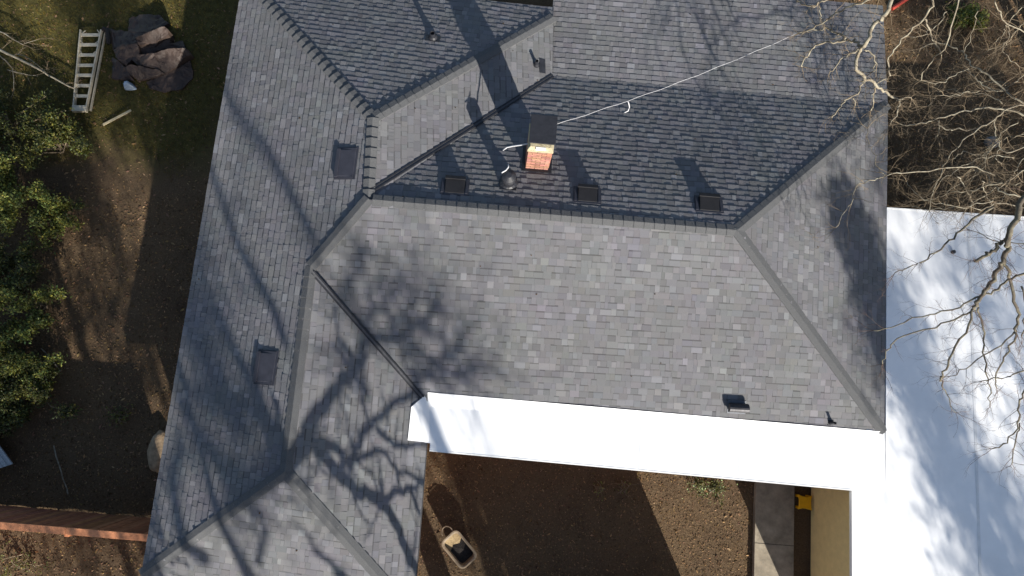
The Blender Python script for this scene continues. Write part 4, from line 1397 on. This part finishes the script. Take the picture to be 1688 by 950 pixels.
limbs = [
    ([(520, 395), (480, 320), (433, 235), (385, 180), (360, 130)], 0.10, 0.06), ([(470, 560), (440, 485), (405, 430), (362, 320), (345, 260)], 0.12, 0.07),
    ([(400, 700), (340, 590), (310, 545), (300, 500)], 0.16, 0.10), ([(470, 770), (450, 720), (420, 640), (380, 560), (350, 500)], 0.18, 0.09),
    ([(470, 770), (400, 800), (330, 720), (290, 650)], 0.14, 0.08), ([(340, 920), (300, 880), (285, 800), (300, 720)], 0.15, 0.08),
    ([(450, 690), (380, 660), (310, 640)], 0.12, 0.08), ([(420, 930), (440, 870), (400, 830), (360, 850)], 0.07, 0.04), ([(560, 940), (520, 910), (505, 880), (480, 860)], 0.06, 0.03),
]
shadow_tree("south_tree", (3.6, -17.4, 0), limbs, "tall bare tree south of the house, its limbs striping the west slope with shade", 45, 0.9, 1.1)


# generic bare trees further off
def bare_tree(name, base, h, label, seed, spread=0.5, r0=0.2, lvl=3, nl=9):
    R_ = random.Random(seed); base = Vector(base)
    t = thing(name, base, label, "tree", "bare trees south of the house")
    P1, _ = wander(R_, base, Vector((R_.uniform(-0.05, 0.05), R_.uniform(-0.05, 0.05), 1)), h, 10, 0.05, 0.05)
    mb = MB(); mb.tube(P1, [r0 * (1 - 0.085 * i) for i in range(11)], 9); mb.build("trunk", M["barkd"], t, smooth=True)
    tw = MB()
    for i in range(nl):
        k = 4 + int(6 * i / nl); a = R_.uniform(0, 6.28)
        d = Vector((math.cos(a) * spread, math.sin(a) * spread, 0.6))
        L_ = h * 0.34 * R_.uniform(0.7, 1.2)
        pts, dd = wander(R_, P1[k], d, L_, 6, 0.18, 0.05)
        mb = MB(); mb.tube(pts, [r0 * 0.4 * (1 - 0.13 * j) for j in range(7)], 6); mb.build("limb", M["barkd"], t, smooth=True)
        for j in range(1, 7):
            for _ in range(2): twigs(tw, R_, pts[j], (pts[j] - pts[j - 1]).normalized() * 0.6 + rnd_dir(R_) * 0.8, L_ * 0.45, r0 * 0.13, lvl - 1, 0.25, 0.03)
    tw.build("twigs", M["twigd"], t)
    return t


# leafy evergreens: clumps of small leaves on drooping limbs
def evergreen(name, base, h, rad, clumps, label, seed, low=0.3, group="evergreens south of the house", leaves=60, cs=0.55, leaf=0.16):
    R_ = random.Random(seed); base = Vector(base)
    t = thing(name, base, label, "tree", group)
    P1, _ = wander(R_, base, Vector((0, 0, 1)), h, 8, 0.03, 0.05)
    mb = MB(); mb.tube(P1, [0.22 * (1 - 0.115 * i) for i in range(9)], 8); mb.build("trunk", M["barkd"], t, smooth=True)
    st = MB(); lf = MB()
    for i in range(clumps):
        u = low + (1 - low) * R_.random(); a = R_.uniform(0, 6.28); rr = rad * (1.15 - u * 0.75) * R_.uniform(0.25, 1.0)
        root = base + Vector((0, 0, h * u)); tip = root + Vector((math.cos(a) * rr, math.sin(a) * rr, R_.uniform(-0.1, 0.35) * rr))
        st.tube([root, root.lerp(tip, 0.5) + Vector((0, 0, 0.1)), tip], [0.05, 0.03, 0.012], 4, False)
        k = R_.uniform(0.7, 1.3)
        for j in range(leaves):
            p = tip + Vector((R_.gauss(0, cs), R_.gauss(0, cs), R_.gauss(0, cs * 0.55))) * 0.6
            leaf_quad(lf, p, rnd_dir(R_), rnd_dir(R_, 0.6), leaf * R_.uniform(0.7, 1.3), leaf * 0.55, (k, k, k))
    st.build("limbs", M["barkd"], t); lf.build("foliage", M["pine"], t)
    return t


def shade_from(px, py, zt, z_at):
    """Foot of a tree whose part at height z_at shades the surveyed spot."""
    q_ = at(px, py, zt)
    p = q_ + SUN * ((z_at - zt) / SUN.z)
    return Vector((p.x, p.y, 0))


# east: shade over the right half of the carport roof
for i, (px, py, za, h, rad, cl, lv, lab) in enumerate((
        (1625, 540, 11.0, 13.2, 2.4, 60, 42, "tall evergreen south east, shading the middle of the white carport"),
        (1700, 400, 14.0, 16.5, 2.5, 60, 42, "tallest evergreen south east, shading the far end of the carport"),
        (1600, 830, 11.0, 13.5, 1.9, 80, 56, "shorter evergreen south east, shading the near end of the carport"),
        (1545, 720, 8.5, 10.2, 0.9, 30, 50, "slender evergreen south east, its shadow edge crossing the carport"),
        (1680, 900, 10.5, 14.0, 2.2, 80, 56, "broad evergreen south east, shading the carport's lower right corner"),
        (1780, 640, 12.0, 15.5, 2.6, 66, 42, "evergreen furthest east, shading the carport's right side"))):
    evergreen("evergreen_tree", shade_from(px, py, ZC, za), h, rad, cl, lab, 60 + i, low=0.42, leaves=lv, cs=0.7, leaf=0.15)
evergreen("evergreen_tree", shade_from(1434, 460, 2.6, 8.5), 9.7, 0.7, 44, "narrow evergreen south east, shading the east slope's edge", 96, low=0.76, leaves=70, cs=0.42)
evergreen("evergreen_tree", shade_from(1640, 130, 0, 15.0), 19.0, 2.4, 90, "evergreen far south east, shading the gap behind the carport", 67, low=0.5)
evergreen("evergreen_tree", shade_from(1560, 50, 0, 14.0), 17.0, 2.6, 90, "evergreen far south east, shading the brush at the top right", 68, low=0.6)

# west: shade over the west yard
for i, (px, py, za, h, rad, cl, lab) in enumerate((
        (110, 640, 8.0, 11.0, 2.3, 30, "evergreen south west, shading the brown litter strip"),
        (40, 250, 9.0, 12.0, 2.2, 24, "evergreen south west, shading the shrubs at the left"),
        (200, 110, 12.0, 13.6, 1.9, 30, "tall evergreen south west, shading the lawn"))):
    evergreen("evergreen_tree", shade_from(px, py, 0, za), h, rad, cl, lab, 70 + i, low=0.8 if h > 13 else 0.55, leaves=120, cs=0.85)
evergreen("evergreen_tree", shade_from(800, 850, 0, 8.0), 9.4, 1.7, 30, "low evergreen south, shading the tub in the courtyard", 80, low=0.68, leaves=80, cs=0.7)
evergreen("evergreen_tree", shade_from(205, 470, 0, 10.0), 11.6, 1.1, 15, "slender evergreen south west, breaking the sun on the litter strip", 81, low=0.72, leaves=80, cs=0.6)
evergreen("evergreen_tree", shade_from(370, 690, 3.0, 14.0), 15.6, 1.5, 24, "slim evergreen south, shading the lower wing's west slope", 88, low=0.83, leaves=50, cs=0.8)

# ------------------------------------------------------------------ leaf litter and grass
LR = random.Random(77)


def scatter_litter(name, x0, x1, y0, y1, n_, size, keep=None, parent=None):
    mb = MB()
    for i in range(n_):
        x = LR.uniform(x0, x1); y = LR.uniform(y0, y1)
        if keep and not keep(x, y): continue
        a = LR.uniform(0, 6.28); s = size * LR.uniform(0.5, 1.4); tl = LR.uniform(-0.35, 0.35)
        z = ground_z(x, y) - 0.03 + 0.012
        dx, dy = math.cos(a) * s, math.sin(a) * s
        k = LR.choice((0.45, 0.7, 1.0, 1.0, 1.4, 1.9)) * LR.uniform(0.8, 1.2)
        col = (k * LR.uniform(0.95, 1.1), k * LR.uniform(0.85, 1.05), k * LR.uniform(0.75, 1.1))
        mb.add([(x - dx, y - dy, z), (x + dy * 0.4, y - dx * 0.4, z + s * tl), (x + dx, y + dy, z + 0.004), (x - dy * 0.4, y + dx * 0.4, z + s * 0.25)], [(0, 1, 2, 3)], col)
    return tag(mb.build(name, M["litter"], kind="stuff"), "scattered dry brown leaf litter on " + {"leaf_litter": "the west yard"}.get(name, name), "leaf litter")


o = scatter_litter("leaf_litter", -14.5, -6.0, -6, 10.5, 30000, 0.028, lambda x, y: not (y > 4.6 and x < -7.6 and LR.random() < 0.75)); o["label"] = "brown leaf litter strewn over the west yard"
o = scatter_litter("leaf_litter", -2.0, 6.92, -5.6, -0.8, 14000, 0.022); o["label"] = "fine dry leaf litter on the courtyard soil"
o = scatter_litter("leaf_litter", 9.0, 16.0, 4.8, 14.0, 12000, 0.035); o["label"] = "dry leaf litter under the bare trees at upper right"

o = scatter_litter("large_leaves", -14.5, -6.4, -6, 9.5, 1500, 0.05); o["label"] = "larger dry leaves scattered on the west yard"
o = scatter_litter("large_leaves", -1.6, 6.9, -5.6, -0.8, 500, 0.045); o["label"] = "larger dry leaves scattered on the courtyard soil"

mb = MB()
for i in range(42000):
    x = LR.uniform(-15, -6.6); y = LR.uniform(4.2, 11.5)
    w = noise.noise(Vector((x * 0.7, y * 0.7, 3)))
    if y + 1.6 * w < 5.6 or x + 1.2 * w > -7.6: continue
    a = LR.uniform(0, 6.28); h_ = LR.uniform(0.03, 0.085); b_ = 0.006
    z = ground_z(x, y) - 0.03
    lean = Vector((LR.gauss(0, 0.045), LR.gauss(0, 0.045), h_))
    p = Vector((x, y, z)); sd = Vector((math.cos(a) * b_, math.sin(a) * b_, 0))
    k = LR.uniform(0.55, 1.5); yy = LR.random()
    mb.add([p - sd, p + sd, p + lean], [(0, 1, 2)], (k * (0.85 + 0.5 * yy), k, k * (1.1 - 0.5 * yy)))
tag(mb.build("lawn_grass", M["grass"], kind="stuff"), "short olive grass of the lawn around the stepladder", "grass")

# a few blown leaves and twig ends caught on the roof
mb = MB()
for i in range(34):
    name, pl, pieces = LR.choice(SLOPES)
    poly = LR.choice(pieces); ws_ = [LR.random() ** 2 for _ in poly]; tt = sum(ws_)
    x = sum(p.x * w for p, w in zip(poly, ws_)) / tt; y = sum(p.y * w for p, w in zip(poly, ws_)) / tt
    p = pl.p(x, y, 0.022); k = LR.uniform(0.2, 0.7)
    leaf_quad(mb, p, rnd_dir(LR, 0.0).cross(pl.n), pl.n, LR.uniform(0.03, 0.07), 0.03, (k, k * 0.9, k * 0.8))
tag(mb.build("roof_leaves", M["litter"], kind="stuff"), "few dry leaves blown onto the grey roof", "leaf litter")
